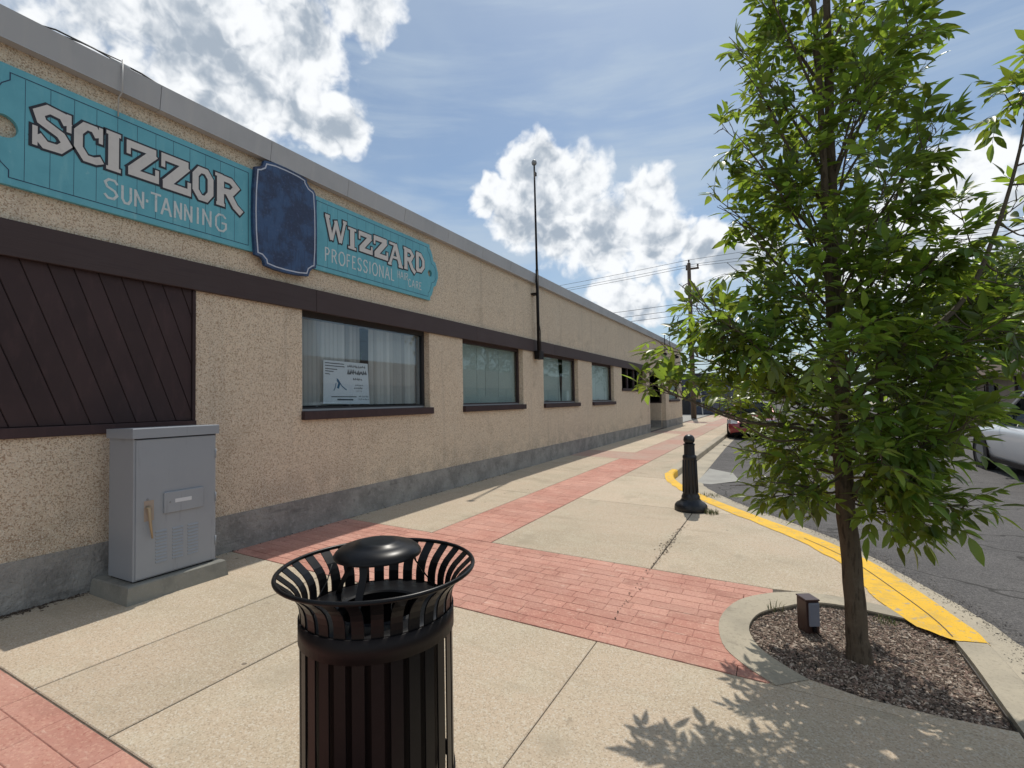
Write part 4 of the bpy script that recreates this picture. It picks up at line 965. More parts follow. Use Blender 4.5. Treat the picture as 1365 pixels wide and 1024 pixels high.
m = MB().tube([(CF+.012, 2.128, .815), (CF+.030, 2.130, .80), (CF+.034, 2.140, .66), (CF+.032, 2.153, .565)], [.012, .013, .010, .006], 8); m.lathe([(0, 0), (.02, 0), (.02, .01), (0, .012)], (CF+.02, 2.13, .80), 10)
m.build('handle', tanm, dor, True)
for zc in (.42, .80, 1.18): MB().tube([(CF+.006, 2.668, zc-.04), (CF+.006, 2.668, zc+.04)], .006, 8).build('hinge', cabm, cab, True)
MB().tube([(CF+.022, 2.288, .822), (CF+.026, 2.288, .822)], .006, 8).build('screw', steelm, dor)
MB().tube([(CF+.004, 2.13, .87), (CF+.012, 2.13, .87)], .008, 8).build('lock', steelm, dor)
for q, yc in enumerate((2.23, 2.355, 2.475)):
    for k in range(10):
        z = .355+k*.0265; m = MB()
        m.add([(CF+.006, yc-.042, z), (CF+.006, yc+.042, z), (CF+.0135, yc+.040, z+.003), (CF+.0135, yc-.040, z+.003), (CF+.006, yc+.042, z+.017), (CF+.006, yc-.042, z+.017)], [(0, 1, 2, 3), (3, 2, 4, 5), (0, 3, 5), (1, 4, 2)])
        m.build('louvre', cabm, dor)

# ------------------------------------------------------------------ litter bin
BX, BY = -1.435, 1.524; BZ = gz(BX)
bin_ = thing('litter_bin', 'black steel slatted litter bin with flared top and domed rain lid in the foreground', 'litter bin', (BX, BY, BZ))
c0 = (BX, BY, 0)
MB().torus(.378, .0085, (BX, BY, .948), 72, 10).build('rim', blackm, bin_, True)
prof = [(.288, .075), (.288, .72), (.288, .81), (.290, .835), (.296, .858), (.307, .880), (.324, .901), (.347, .921), (.374, .944)]
NS = 28
slm = MB(); hw, th = .0215, .003
for (r, z) in prof: slm.v += [(r-th, -hw, z), (r+th, -hw, z), (r+th, hw, z), (r-th, hw, z)]
for i in range(len(prof)-1):
    a = i*4
    for k in range(4): slm.f.append((a+k, a+(k+1) % 4, a+4+(k+1) % 4, a+4+k))
slm.f += [(3, 2, 1, 0), tuple((len(prof)-1)*4+k for k in range(4))]
sme = None
for k in range(NS):
    if sme is None:
        o = slm.build('slat', blackm, bin_, local=True); fixnormals(o); sme = o.data
    else:
        o = bpy.data.objects.new('slat', sme); col.objects.link(o); o.parent = bin_
    o.location = (0, 0, -BZ); o.rotation_euler = (0, 0, 2*math.pi*(k+.3)/NS)
MB().lathe([(.2915, .708), (.2975, .708), (.2975, .792), (.2915, .792)], c0, 72, True).build('band', blackflat, bin_, True)
MB().lathe([(.2915, .09), (.2975, .09), (.2975, .15), (.2915, .15)], c0, 72, True).build('band', blackflat, bin_, True)
MB().lathe([(.278, .708), (.284, .708), (.284, .792), (.278, .792)], c0, 48, True).build('inner_band', blackflat, bin_, True)
# inner lid ring with the opening
o = MB().lathe([(.285, .775), (.283, .792), (.262, .797), (.175, .786), (.166, .792), (.158, .786), (.156, .74), (.163, .74), (.165, .772), (.26, .78), (.272, .772)], c0, 64, True).build('lid_ring', blackm, bin_); autosmooth(fixnormals(o), 40)
o = MB().lathe([(.0, .06), (.225, .06), (.245, .765), (.239, .765), (.22, .07), (0, .07)], c0, 40).build('liner', blackflat, bin_); autosmooth(fixnormals(o), 40)
o = MB().lathe([(.0, 1.050), (.06, 1.0485), (.086, 1.0455), (.090, 1.041), (.12, 1.036), (.146, 1.027), (.164, 1.013), (.171, 1.002), (.170, .996), (.163, .996), (.145, 1.008), (0, 1.020)], c0, 64).build('dome_lid', blackm, bin_); autosmooth(fixnormals(o), 50)
for a in (.35, 2.45, 4.5):
    ca, sa = math.cos(a+.6), math.sin(a+.6); m = MB(); P_ = [(.135, 1.012), (.150, .95), (.195, .88), (.232, .83), (.245, .795)]
    for r, z in P_:
        for ww, tt in ((-.014, -.003), (.014, -.003), (.014, .003), (-.014, .003)): m.v.append((BX+(r+tt)*ca-ww*sa, BY+(r+tt)*sa+ww*ca, z))
    for i in range(len(P_)-1):
        for k in range(4): m.f.append((i*4+k, i*4+(k+1) % 4, i*4+4+(k+1) % 4, i*4+4+k))
    m.f += [(0, 1, 2, 3), tuple((len(P_)-1)*4+k for k in range(4))]
    autosmooth(fixnormals(m.build('bracket', blackm, bin_)), 40)
def pc(ang, r, z): return (BX+r*math.cos(ang), BY+r*math.sin(ang), z)
th0 = math.atan2(-BY, -BX)      # bearing towards the viewer
MB().tube([pc(th0-1.25, .178, .99), pc(th0-1.2, .20, .93), pc(th0-1.15, .245, .87), pc(th0-1.1, .262, .80)], .0022, 6).build('tether', cablem, bin_, True)
lp = []
for k in range(15):
    a = 2*math.pi*k/14; lp.append(pc(th0+.36+math.sin(a)*.075, .165+.01*math.cos(a), .845+.028*math.cos(a)))
MB().tube(lp, .0018, 5).build('wire_loop', wirem, bin_, True)
for s_ in (1, -1):
    MB().tube([pc(th0+.36+s_*.05*math.sin(k*1.6), .168+k*.006, .817-.012*k) for k in range(10)], .0017, 5).build('twisted_wire', wirem, bin_, True)

# ------------------------------------------------------------------ bollard
bo = thing('bollard', 'black cast iron bollard with ball top on the pavement before the yellow kerb', 'bollard', (-1.13, 7.37, gz(-1.13)))
zb = gz(-1.13)
for nm, pr in (('base', [(0, 0), (.215, 0), (.222, .03), (.215, .075), (.19, .105), (.15, .125), (.13, .15), (.118, .17), (.118, .175), (0, .175)]),
               ('collar', [(.112, .17), (.122, .18), (.122, .225), (.113, .24), (.107, .26), (.0, .26)]),
               ('shaft', [(.103, .25), (.101, .27), (.089, .74), (.094, .75), (.094, .785), (.082, .80), (0, .80)]),
               ('neck', [(.074, .795), (.071, .93), (.077, .935), (.077, .955), (.05, .965), (0, .965)]),
               ('ball', [(.04, .955), (.06, .965), (.074, .99), (.077, 1.015), (.07, 1.045), (.05, 1.07), (.025, 1.082), (0, 1.085)])):
    autosmooth(fixnormals(MB().lathe(pr, (-1.13, 7.37, zb-.03*(nm != 'base')), 32).build(nm, bollm, bo)), 40)
fl = MB()
for k in range(12):
    a = 2*math.pi*k/12; r0, r1 = .102, .090
    fl.tube([(-1.13+r0*math.cos(a), 7.37+r0*math.sin(a), zb+.25), (-1.13+r1*math.cos(a), 7.37+r1*math.sin(a), zb+.70)], .008, 5)
fl.build('flute_ribs', bollm, bo, True)

# ------------------------------------------------------------------ electrical box in the bed
eb = thing('outlet_box', 'small dark bronze electrical box with a grey cover standing in the mulch', 'electrical box', (.13, 4.02, gz(.13)-.05))
EM = Matrix.Translation((.135, 4.035, 0)) @ Matrix.Rotation(R(30), 4, 'Z')
def ebox(x0, x1, y0, y1, z0, z1, nm, mat, c=.004):
    m = MB().bbox(x0, x1, y0, y1, z0, z1, c); m.v = [tuple(EM @ Vector(v)) for v in m.v]; return m.build(nm, mat, eb)
ebox(-.048, .042, -.055, .055, -.06, .20, 'housing', bronze)
ebox(-.052, .048, -.060, .060, .2003, .212, 'cap', bronze)
ebox(-.036, .036, -.071, -.0553, .035, .192, 'cover', greyface)
ebox(-.012, .012, -.078, -.056, .0, .033, 'plug', blackflat, .002)
m = MB().tube([tuple(EM @ Vector(p)) for p in ((0, -.075, .01), (.02, -.10, -.02), (.05, -.14, -.035), (.13, -.17, -.035))], .004, 6); m.build('cord', blackflat, eb, True)

# ------------------------------------------------------------------ the young ash tree
rt = random.Random(21)
LR = Vector((Rt.x, Rt.y, 0)); LF = Vector((F.x, F.y, 0)).normalized()
TB = Vector((.385, 3.71, gz(.385)-.045))
tree = thing('ash_tree', 'young ash tree with dense green crown growing from the mulched bed', 'tree', tuple(TB))
def tp(lat, dep, z): q = TB+LR*lat+LF*dep; return Vector((q.x, q.y, z))
trunk_pts = [tp(0, 0, TB.z), tp(-.002, 0, .04), tp(-.008, 0, .12), tp(-.02, .0, .45), tp(-.045, .0, .85), tp(-.055, .01, 1.25), tp(-.05, .02, 1.7), tp(-.045, .03, 2.3), tp(-.03, .04, 3.0), tp(-.02, .05, 3.8), tp(0, .05, 4.6), tp(0, .05, 5.4), tp(.02, .05, 6.1)]
trunk_r = [.078, .067, .059, .055, .052, .047, .041, .034, .028, .024, .017, .011, .004]
def wob(P, Rr, n=3):
    Q = [P[0]]; q = [Rr[0]]
    for a, b, ra, rb_ in zip(P[:-1], P[1:], Rr[:-1], Rr[1:]):
        for k in range(1, n+1): Q.append(a.lerp(b, k/n)+Vector((rt.uniform(-1, 1), rt.uniform(-1, 1), 0))*.004); q.append(ra+(rb_-ra)*k/n)
    return Q, q
tq, tr_ = wob(trunk_pts, trunk_r)
MB().tube(tq, tr_, 14).build('trunk', bark, tree, True)
# second leader
MB().tube([tp(-.05, .02, 1.75), tp(-.11, -.02, 2.1), tp(-.12, -.03, 2.8), tp(-.13, -.03, 3.6), tp(-.18, -.05, 4.6), tp(-.2, -.05, 5.3)], [.024, .024, .021, .017, .011, .003], 8).build('limb', bark, tree, True)
MB().tube([tp(-.03, -.02, .95), tp(.03, -.12, 1.15), tp(.06, -.18, 1.4), tp(.04, -.2, 1.75), tp(.1, -.22, 2.1)], [.022, .02, .018, .015, .01], 8).build('limb', bark, tree, True)
def trunk_at(z):
    for a, b in zip(trunk_pts[:-1], trunk_pts[1:]):
        if a.z <= z <= b.z: return a.lerp(b, (z-a.z)/(b.z-a.z))
    return trunk_pts[-1].copy()
prim = []   # (start z, lateral, depth, end z, leafy start fraction)
P_ = prim.append
for v in [(1.35,-1.30,-.05,1.72),(1.40,-1.10,.15,1.92),(1.30,-1.0,-.30,1.55),(1.50,-1.06,-.1,2.28),(1.55,-.86,.25,2.22),(1.55,-.92,-.35,2.02),(1.15,-.78,.0,1.30),(1.10,-.72,-.25,1.12),(1.0,-.66,.2,1.02),(.98,-.42,-.15,.86),
          (1.7,-.68,.1,2.46),(1.75,-.60,-.35,2.45),(2.0,-.76,.0,2.80),(2.1,-.72,.25,2.98),(2.3,-.72,-.15,3.18),(2.5,-.64,.2,3.40),(2.7,-.68,-.1,3.66),(2.9,-.62,.1,3.95),(3.2,-.55,-.15,4.2),(3.5,-.6,.1,4.5),
          (1.30,.86,-.05,1.52),(1.15,.60,.2,1.30),(1.05,.46,-.25,1.05),(.95,.50,.05,.80),(.95,.40,-.2,.95),(1.4,.90,.25,1.76),(1.5,.80,-.25,1.95),(1.6,.72,.15,2.2),(1.8,.55,-.2,2.48),(1.9,.52,.2,2.6),(2.1,.50,0,2.85),(2.3,.46,-.2,3.1),(2.5,.42,.2,3.3),(2.8,.52,-.05,3.65),(3.0,.62,.15,3.9),(3.3,.5,-.1,4.2),(3.6,.45,.1,4.5),
          (1.25,.05,-.80,1.45),(1.5,.25,-.75,1.95),(1.2,-.28,-.70,1.25),(1.0,.18,-.62,1.02),(1.5,-.42,-.65,1.85),(1.8,.10,-.65,2.35),(2.1,-.15,-.6,2.7),(2.4,.2,-.5,3.0),(2.7,-.15,-.45,3.3),(3.0,.1,-.45,3.6),
          (1.2,0,.8,1.4),(1.5,.3,.8,1.9),(1.4,-.4,.7,1.75),(1.1,-.3,.6,1.2),(1.0,.3,.6,1.05),(1.8,-.1,.7,2.4),(2.2,.2,.6,2.8),(2.5,-.2,.5,3.1),(2.9,.1,.5,3.5),(3.2,-.3,.4,4.0),(3.3,.2,.4,4.0),
          (1.4,-1.2,.1,1.66),(1.5,-.95,-.1,2.1),(1.3,-.1,-.5,1.35),(1.35,.1,-.5,1.6),(1.5,0,-.5,1.9),(1.6,.1,-.45,2.2),(1.7,-.1,-.5,2.3),(1.1,0,-.4,1.15),(2.0,.1,-.4,2.6),(1.2,.3,-.5,1.5),(1.2,-.4,-.5,1.5),(1.0,.0,-.5,.95),(1.9,-.25,-.4,2.5),(1.2,.2,.4,1.5),(1.1,-.2,.4,1.3),(1.4,.9,0,1.65),(1.4,.95,-.1,1.85),(1.5,.9,.1,2.0),(1.5,.92,.1,2.2),(1.55,.75,-.1,2.15),
          (3.8,.3,-.3,4.6),(3.9,-.35,.2,4.8),(4.1,.35,.2,4.9),(4.3,-.25,-.3,5.1),(4.5,.25,0,5.3),(4.6,-.3,.1,5.4),(4.9,.1,-.2,5.7),(5.0,-.1,.2,5.8),
          (2.9,.0,-.2,3.7),(2.5,-.3,.1,3.3),(3.3,-.25,-.1,4.0),(2.9,.25,.0,3.6),(2.2,-.35,-.1,2.9),(2.0,.3,.1,2.7),(1.2,-.5,.3,1.5),(1.2,.5,-.3,1.4)]: P_(v)
branch_mb_list = []
leaves = []      # (pos, dirx, normal, length, width)
def rv(s=1.): return Vector((rt.uniform(-1, 1), rt.uniform(-1, 1), rt.uniform(-1, 1)))*s
def leaflet(p, d, n, L):
    leaves.append((p.copy(), d.normalized(), n.copy(), L*rt.choice((.7, .9, 1., 1.05, 1.2))*rt.uniform(.92, 1.08)))
EZ = [.60,.68,.75,.85,1.0,1.1,1.24,1.43,1.54,1.66,1.85,2.03,2.18,2.34,2.42,2.52,2.64,2.87,3.1,3.4,3.7,4.05,5.0,6.3]
ELf = [-.02,-.05,-.12,-.42,-.72,-.54,-.54,-.54,-.62,-1.28,-1.28,-1.10,-1.02,-.97,-.62,-.52,-.62,-.74,-.72,-.68,-.68,-.65,-.5,-.2]
ERt = [.32,.37,.38,.37,.40,.43,.50,.62,.74,.86,1.02,1.02,1.0,.95,.60,.45,.40,.41,.43,.50,.56,.62,.5,.2]
free = False
def in_crown(p):
    if free: return True
    q = p-TB; la, de = q.dot(LR), q.dot(LF)
    k_ = 3.15/(3.15+de)
    l_, r_ = np.interp(p.z, EZ, ELf), np.interp(p.z, EZ, ERt)
    la *= k_**.9
    return l_+rt.uniform(-.02, .05) < la < r_+rt.uniform(-.05, .02) and abs(de) < np.interp(p.z, [.6, .9, 1.5, 2.5, 4, 6], [.3, .7, .95, .85, .6, .3])
def compound(p, d, scale=1.):
    d = (d.normalized()+rv(.45)+Vector((0, 0, -.12))).normalized()
    L = .125*scale*rt.uniform(.75, 1.15)
    if not in_crown(p+d*(L+.05)) or not in_crown(p+d*.3*L): return [p, p+d*.01]
    side = d.cross(Vector((0, 0, 1))+rv(.4)).normalized(); nrm = side.cross(d).normalized()
    tip = p+d*L+Vector((0, 0, -.02))
    path = [p, p.lerp(tip, .55)+Vector((0, 0, .008)), tip]
    for f in (.45, .75) if rt.random() < .8 else (.6,):
        b = p.lerp(tip, f)
        for s in (1, -1):
            dd = (d*.75+side*s*.85+Vector((0, 0, -.28))+rv(.22)).normalized()
            leaflet(b, dd, (nrm+rv(.35)).normalized(), .088*scale)
    leaflet(tip, (d+Vector((0, 0, -.2))+rv(.15)), (nrm+rv(.3)).normalized(), .106*scale)
    return path
twigs = MB()
def grow(start, end, r0, leafy=.28, dens=1., sub=True):
    mid = start.lerp(end, .5)+Vector((0, 0, -.05*(end-start).length*(1 if end.z-start.z < .5 else -.3)))+rv(.04)
    q1 = start.lerp(mid, .5)+rv(.015); q3 = mid.lerp(end, .5)+rv(.02)+Vector((0, 0, .015))
    path = catmull3([start, q1, mid, q3, end], 4); n = len(path); rs = [r0*(1-.85*i/(n-1)) for i in range(n)]
    L = (end-start).length
    nt_ = max(4, int(L/.10*dens*(2.1 if end.z < 2.5 else 1.4)))
    for k in range(nt_):
        f = leafy+(1-leafy)*(k+rt.random())/nt_; i = min(n-2, int(f*(n-1))); p = path[i].lerp(path[i+1], f*(n-1)-i); d = (path[i+1]-path[i]).normalized()
        if sub and rt.random() < .75:
            dr_ = (d*.8+rv(.9)+Vector((0, 0, .15))).normalized(); ll = rt.uniform(.10, .30)*(1.1-.5*f)
            e = p+dr_*ll
            if not in_crown(e): continue
            twigs.tube([p, p.lerp(e, .5)+rv(.01), e], [.0035, .0028, .0015], 4, False)
            for g_ in (.55, .8, 1.):
                rr = compound(p.lerp(e, g_), (dr_+rv(.8)).normalized()); twigs.tube(rr, .0012, 3, False)
        else:
            rr = compound(p, (d+rv(1.)).normalized()); twigs.tube(rr, .0012, 3, False)
    for j in range(3):
        rr = compound(end, ((path[-1]-path[-2]).normalized()+rv(.5))); twigs.tube(rr, .0012, 3, False)
    return path, rs
def catmull3(P, n=4):
    out = []
    for i in range(len(P)-1):
        p0, p1, p2, p3 = [P[max(0, min(len(P)-1, i+k))] for k in (-1, 0, 1, 2)]
        for s in range(n):
            t = s/n; out.append(.5*((2*p1)+(p2-p0)*t+(2*p0-5*p1+4*p2-p3)*t*t+(3*p1-p0-3*p2+p3)*t**3))
    out.append(P[-1]); return out
for (z0, la, de, z1) in prim:
    s = trunk_at(z0); e = tp(la, de, z1); L = (e-s).length
    path, rs = grow(s, e, .004+.0065*L, dens=1.05)
    MB().tube(path, rs, 6).build('branch', twigm, tree, True)
# the long right-hand branch, reaching towards the street
free = True
rb1 = [tp(.0, 0, 1.55), tp(.25, -.15, 1.85), tp(.52, -.25, 2.15), tp(.66, -.32, 2.55), tp(.76, -.36, 2.95), tp(.80, -.38, 3.25)]
pth = catmull3(rb1, 4); MB().tube(pth, [.020-.016*i/len(pth) for i in range(len(pth))], 7).build('branch', twigm, tree, True)
for (a, e) in [(.45, (.80, -.1, 2.35)), (.5, (.55, -.2, 2.72)), (.6, (.98, -.3, 2.5)), (.62, (.92, -.2, 2.75)), (.35, (.75, -.3, 1.95)), (.4, (.95, -.1, 2.15)), (.8, (.95, -.3, 3.05)), (.9, (.72, -.35, 3.2)), (1., (.92, -.35, 3.32)), (.3, (.6, -.4, 1.9)), (.42, (.9, .1, 2.05)), (.5, (1.0, -.1, 2.35)), (.7, (.98, -.45, 2.9)), (.75, (.90, -.5, 3.1)), (.85, (.98, -.5, 3.25)), (.95, (.86, -.45, 3.4)), (.55, (1.02, -.3, 2.65)), (.45, (1.05, -.2, 2.2))]:
    s = pth[min(len(pth)-1, int(a*(len(pth)-1)))]; path, rs = grow(s, tp(*e), .006, .35, .85)
    MB().tube(path, rs, 5).build('branch', twigm, tree, True)
# bare dead twigs on the right
bare = MB(); b0 = [tp(.05, 0, 2.2), tp(.22, -.05, 2.6), tp(.34, -.08, 2.95)]
bare.tube(b0, [.012, .010, .008], 6)
for (s, e, r) in [((.34, -.08, 2.95), (.50, -.1, 3.5), .006), ((.28, -.06, 2.8), (.62, -.1, 3.2), .005), ((.34, -.08, 2.95), (.60, -.1, 3.42), .005), ((.30, -.07, 2.85), (.62, -.05, 3.0), .004), ((.25, -.05, 2.65), (.60, -.1, 2.82), .005), ((.42, -.09, 3.2), (.55, -.12, 3.25), .0025), ((.46, -.09, 3.1), (.60, -.1, 3.15), .0025), ((.40, -.09, 3.12), (.36, -.1, 3.4), .003), ((.50, -.1, 2.98), (.58, -.1, 3.3), .003)]:
    a, b = tp(*s), tp(*e); bare.tube([a, a.lerp(b, .5)+rv(.02), b], [r, r*.7, r*.3], 5)
bare.build('bare_twigs', twigm, tree, True, label='leafless dead twigs on the right side of the crown')
b2 = MB(); 
for (s, e) in [((-.80, -.1, 1.85), (-.88, -.12, 2.22)), ((-.80, -.1, 1.95), (-1.0, -.12, 2.3)), ((-.7, -.1, 1.7), (-.82, -.1, 2.05))]:
    a, b = tp(*s), tp(*e); b2.tube([a, a.lerp(b, .5)+rv(.02), b], [.007, .005, .003], 5)
b2.build('bare_twigs', twigm, tree, True)
o = twigs.build('twigs', twigm, tree); o['kind'] = 'stuff'
# leaflet template: midrib fold, pointed tip, curl
def leaf_template(v):
    xs_ = [0, .18, .45, .75, 1.0]; ws = [[0, .125, .165, .105, 0], [0, .12, .175, .12, 0], [0, .15, .17, .085, 0]][v]
    curl = [.14, .28, .05][v]; V = []; Fc = []
    for x, w in zip(xs_, ws):
        z = -curl*x*x; V += [(x, -w, z+w*.35), (x, 0, z), (x, w, z+w*.35)]
    for i in range(4):
        a = i*3
        for k in (0, 1):
            Fc.append((a+k, a+3+k, a+4+k, a+1+k))
    return V, Fc
TPL = [leaf_template(v) for v in range(3)]
cv = Vector((0, 0, 1.6))
leaves.sort(key=lambda l: (l[0]-cv).length/l[3])
lm = []
for V, Fc in TPL:
    me = bpy.data.meshes.new('leaf'); me.from_pydata(V, [], Fc); me.materials.append(leafm); me.polygons.foreach_set('use_smooth', [True]*len(me.polygons)); lm.append(me)
def leafmatx(p, d, n, L):
    y = n.cross(d).normalized(); z = d.cross(y).normalized()
    return Matrix(((d.x*L, y.x*L, z.x*L, p.x), (d.y*L, y.y*L, z.y*L, p.y), (d.z*L, y.z*L, z.z*L, p.z), (0, 0, 0, 1)))
inv = Matrix.Translation(-TB)
# the 300 that show largest: inside the view
def inview(p):
    d = p-cv; z = d.dot(F)
    return z > .3 and abs(d.dot(R2)/z) < 1.03 and abs(d.dot(U2)/z) < .78
near = [l for l in leaves if inview(l[0])][:300]; nid = {id(l) for l in near}
for i, (p, d, n, L) in enumerate(near):
    o = bpy.data.objects.new('leaf', lm[i % 3]); col.objects.link(o); o.parent = tree; o.matrix_local = inv @ leafmatx(p, d, n, L)
rest = [l for l in leaves if id(l) not in nid]
allv = []; allf = []; base = 0
arrs = [np.array(V+[], float) for V, _ in TPL]
for i, (p, d, n, L) in enumerate(rest):
    mt = np.array(inv @ leafmatx(p, d, n, L)); k = i % 3; A = arrs[k]
    allv.append(A @ mt[:3, :3].T + mt[:3, 3]); allf += [tuple(q+base for q in f) for f in TPL[k][1]]; base += len(A)
me = bpy.data.meshes.new('foliage'); me.from_pydata(np.concatenate(allv).tolist(), [], allf); me.materials.append(leafm)
me.polygons.foreach_set('use_smooth', [True]*len(me.polygons))
o = bpy.data.objects.new('foliage', me); col.objects.link(o); o.parent = tree; o['kind'] = 'stuff'
print('leaflets', len(leaves))

# ------------------------------------------------------------------ utility pole and lines
PX, PY = -5.28, 36.84
up = thing('utility_pole', 'tall brown wooden utility pole with transformer beyond the building corner', 'utility pole', (PX, PY, .12))
MB().tube([(PX, PY, .0), (PX-.02, PY, 5.5), (PX-.04, PY, 11.1)], [.19, .16, .12], 12).build('pole', woodpole, up, True)
MB().box(PX-.25, PX+.62, PY-.06, PY+.06, 10.62, 10.74).build('crossarm', woodpole, up)
for xx, zz in ((PX-.04, 11.1), (PX+.55, 10.74), (PX-.2, 10.74)): MB().lathe([(0, 0), (.06, 0), (.04, .08), (.07, .14), (.05, .24), (0, .26)], (xx, PY, zz), 8).build('insulator', ceram, up)
MB().lathe([(0, 8.35), (.2, 8.35), (.22, 8.4), (.22, 9.25), (.2, 9.3), (0, 9.33)], (PX+.36, PY, 0), 14).build('transformer', steelm, up, True)
MB().tube([(PX+.28, PY, 9.3), (PX+.28, PY, 9.65)], .04, 6).build('bushing', ceram, up)
MB().tube([(PX-.1, PY, 9.7), (PX-.45, PY, 9.55), (PX-.5, PY, 9.4)], .035, 6).build('cutout', ceram, up)
MB().tube([(PX-.1, PY, 7.3), (PX-.5, PY-.1, 7.1), (PX-.9, PY-.1, 6.6), (PX-.7, PY-.1, 6.0)], .03, 6).build('service_loop', cablem, up, True)
for k, (z, zr, lab) in enumerate(((11.33, 11.5, 'topmost overhead power line crossing the sky at the utility pole'), (10.98, 11.1, 'second overhead power line on the crossarm of the utility pole'), (10.85, 10.85, 'third overhead power line just below the crossarm of the utility pole'))):
    xx = [PX-.04, PX-.2, PX+.55][k]
    L_ = [(xx-55*t, PY+2*t, z-1.6*4*t*(1-t)*.6+.3*t) for t in [i/14 for i in range(15)]]
    R_ = [(xx+55*t, PY, zr-1.2*4*t*(1-t)*.4) for t in [i/14 for i in range(15)]]
    tag(MB().tube(L_[::-1]+R_[1:], .014, 4).build('power_line', cablem), lab, 'cable')
for k, (z, lab) in enumerate(((8.3, 'upper line of the lower bundle running left from the utility pole'), (7.95, 'middle line of the lower bundle running left from the utility pole'), (7.65, 'lower line of the lower bundle running left from the utility pole'))):
    tag(MB().tube([(PX-.1-50*t, PY+.5*k, z-1.0*4*t*(1-t)*.5) for t in [i/12 for i in range(13)]], .018, 4).build('power_line', cablem), lab, 'cable')
tag(MB().tube([(PX-.1, PY, 7.2), (-6.3, 34, 5.6), (-6.6, 30.3, 4.5)], .018, 4).build('service_cable', cablem), 'service cable dropping from the utility pole to the building roof', 'cable')
tag(MB().tube([(PX+40*t, PY+.2, 8.1-.5*4*t*(1-t)) for t in [i/12 for i in range(13)]], .018, 4).build('power_line', cablem), 'lower overhead line running right from the utility pole behind the tree', 'cable')

# ------------------------------------------------------------------ slate blue building, A-frame
bb = thing('building', 'low slate blue sided building beyond the utility pole', 'building', (-12, 50, .1))
MB().box(-22, -5.05, 46.04, 72, .0, 3.5).build('wall', siding_m, bb)
k = 0; y = 0
zz = .25
while zz < 3.4:
    m = MB(); m.add([(-22, 46.035, zz), (-5.02, 46.035, zz), (-5.02, 46.0, zz), (-22, 46.0, zz), (-22, 46.03, zz+.195), (-5.02, 46.03, zz+.195)], [(0, 3, 2, 1), (3, 2, 5, 4)])
    m.add([(-5.045, 46.0, zz), (-5.045, 72, zz), (-5.01, 72, zz), (-5.01, 46.0, zz), (-5.04, 46.0, zz+.195), (-5.04, 72, zz+.195)], [(3, 2, 5, 4)])
    m.build('siding_board', siding_m, bb); zz += .2
MB().box(-22.1, -4.95, 45.9, 72.1, 3.5, 3.7).build('roof', intm, bb)
d_ = MB().box(-7.9, -6.9, 45.95, 46.0, .1, 2.2).build('door', intm, bb)
fr_ = thing('frame_stand', 'pale two-legged frame standing before the slate blue building', 'frame', (-6.1, 44.8, .12))
for s_ in (-1, 1):
    MB().tube([(-6.05+s_*.36, 44.8, .1), (-6.05+s_*.24, 44.8, 1.95)], .05, 6).build('leg', whitefr, fr_)
MB().box(-6.3, -5.8, 44.77, 44.83, 1.45, 1.75).build('board', tanm, fr_)
# long low brown-fascia building across the street
hb = thing('building', 'low building with deep brown fascia across the street behind the parked vehicle', 'building', (18, 35, 0))
MB().box(13.9, 30, 16, 60, -.1, 2.9).build('wall', housew, hb)
m = MB(); m.add([(12.6, 15, 2.75), (12.6, 61, 2.75), (13.3, 61, 4.35), (13.3, 15, 4.35), (30, 15, 2.75), (30, 61, 2.75), (29, 61, 4.35), (29, 15, 4.35)], [(0, 1, 2, 3), (3, 2, 6, 7), (4, 7, 6, 5), (0, 3, 7, 4), (1, 5, 6, 2), (0, 4, 5, 1)])
fixnormals(m.build('fascia', houseb, hb))
MB().box(12.55, 12.65, 15, 61, 2.62, 2.76).build('gutter', brown, hb)
for k in range(7):
    y = 19+k*5.8
    f = MB().box(13.84, 13.9, y, y+2.6, .7, 2.2).build('window', brown, hb); MB().box(13.82, 13.838, y+.1, y+2.5, .8, 2.1).build('pane', carglass, f)
for k in range(9): MB().box(13.1, 13.25, 17.5+k*5, 17.65+k*5, -.1, 2.64).build('post', brown, hb)
eb2 = thing('building', 'pale low building at the far end of the street', 'building', (2, 120, 0))
MB().box(-12, 16, 150, 165, -.3, 5).build('wall', housew, eb2); MB().box(-12.3, 16.3, 149.7, 165.3, 5.0, 5.5).build('roof', houseb, eb2)
for k in range(8):
    MB().box(-10+k*3.2, -8.2+k*3.2, 149.9, 149.98, 1, 2.6).build('window', intm, eb2)

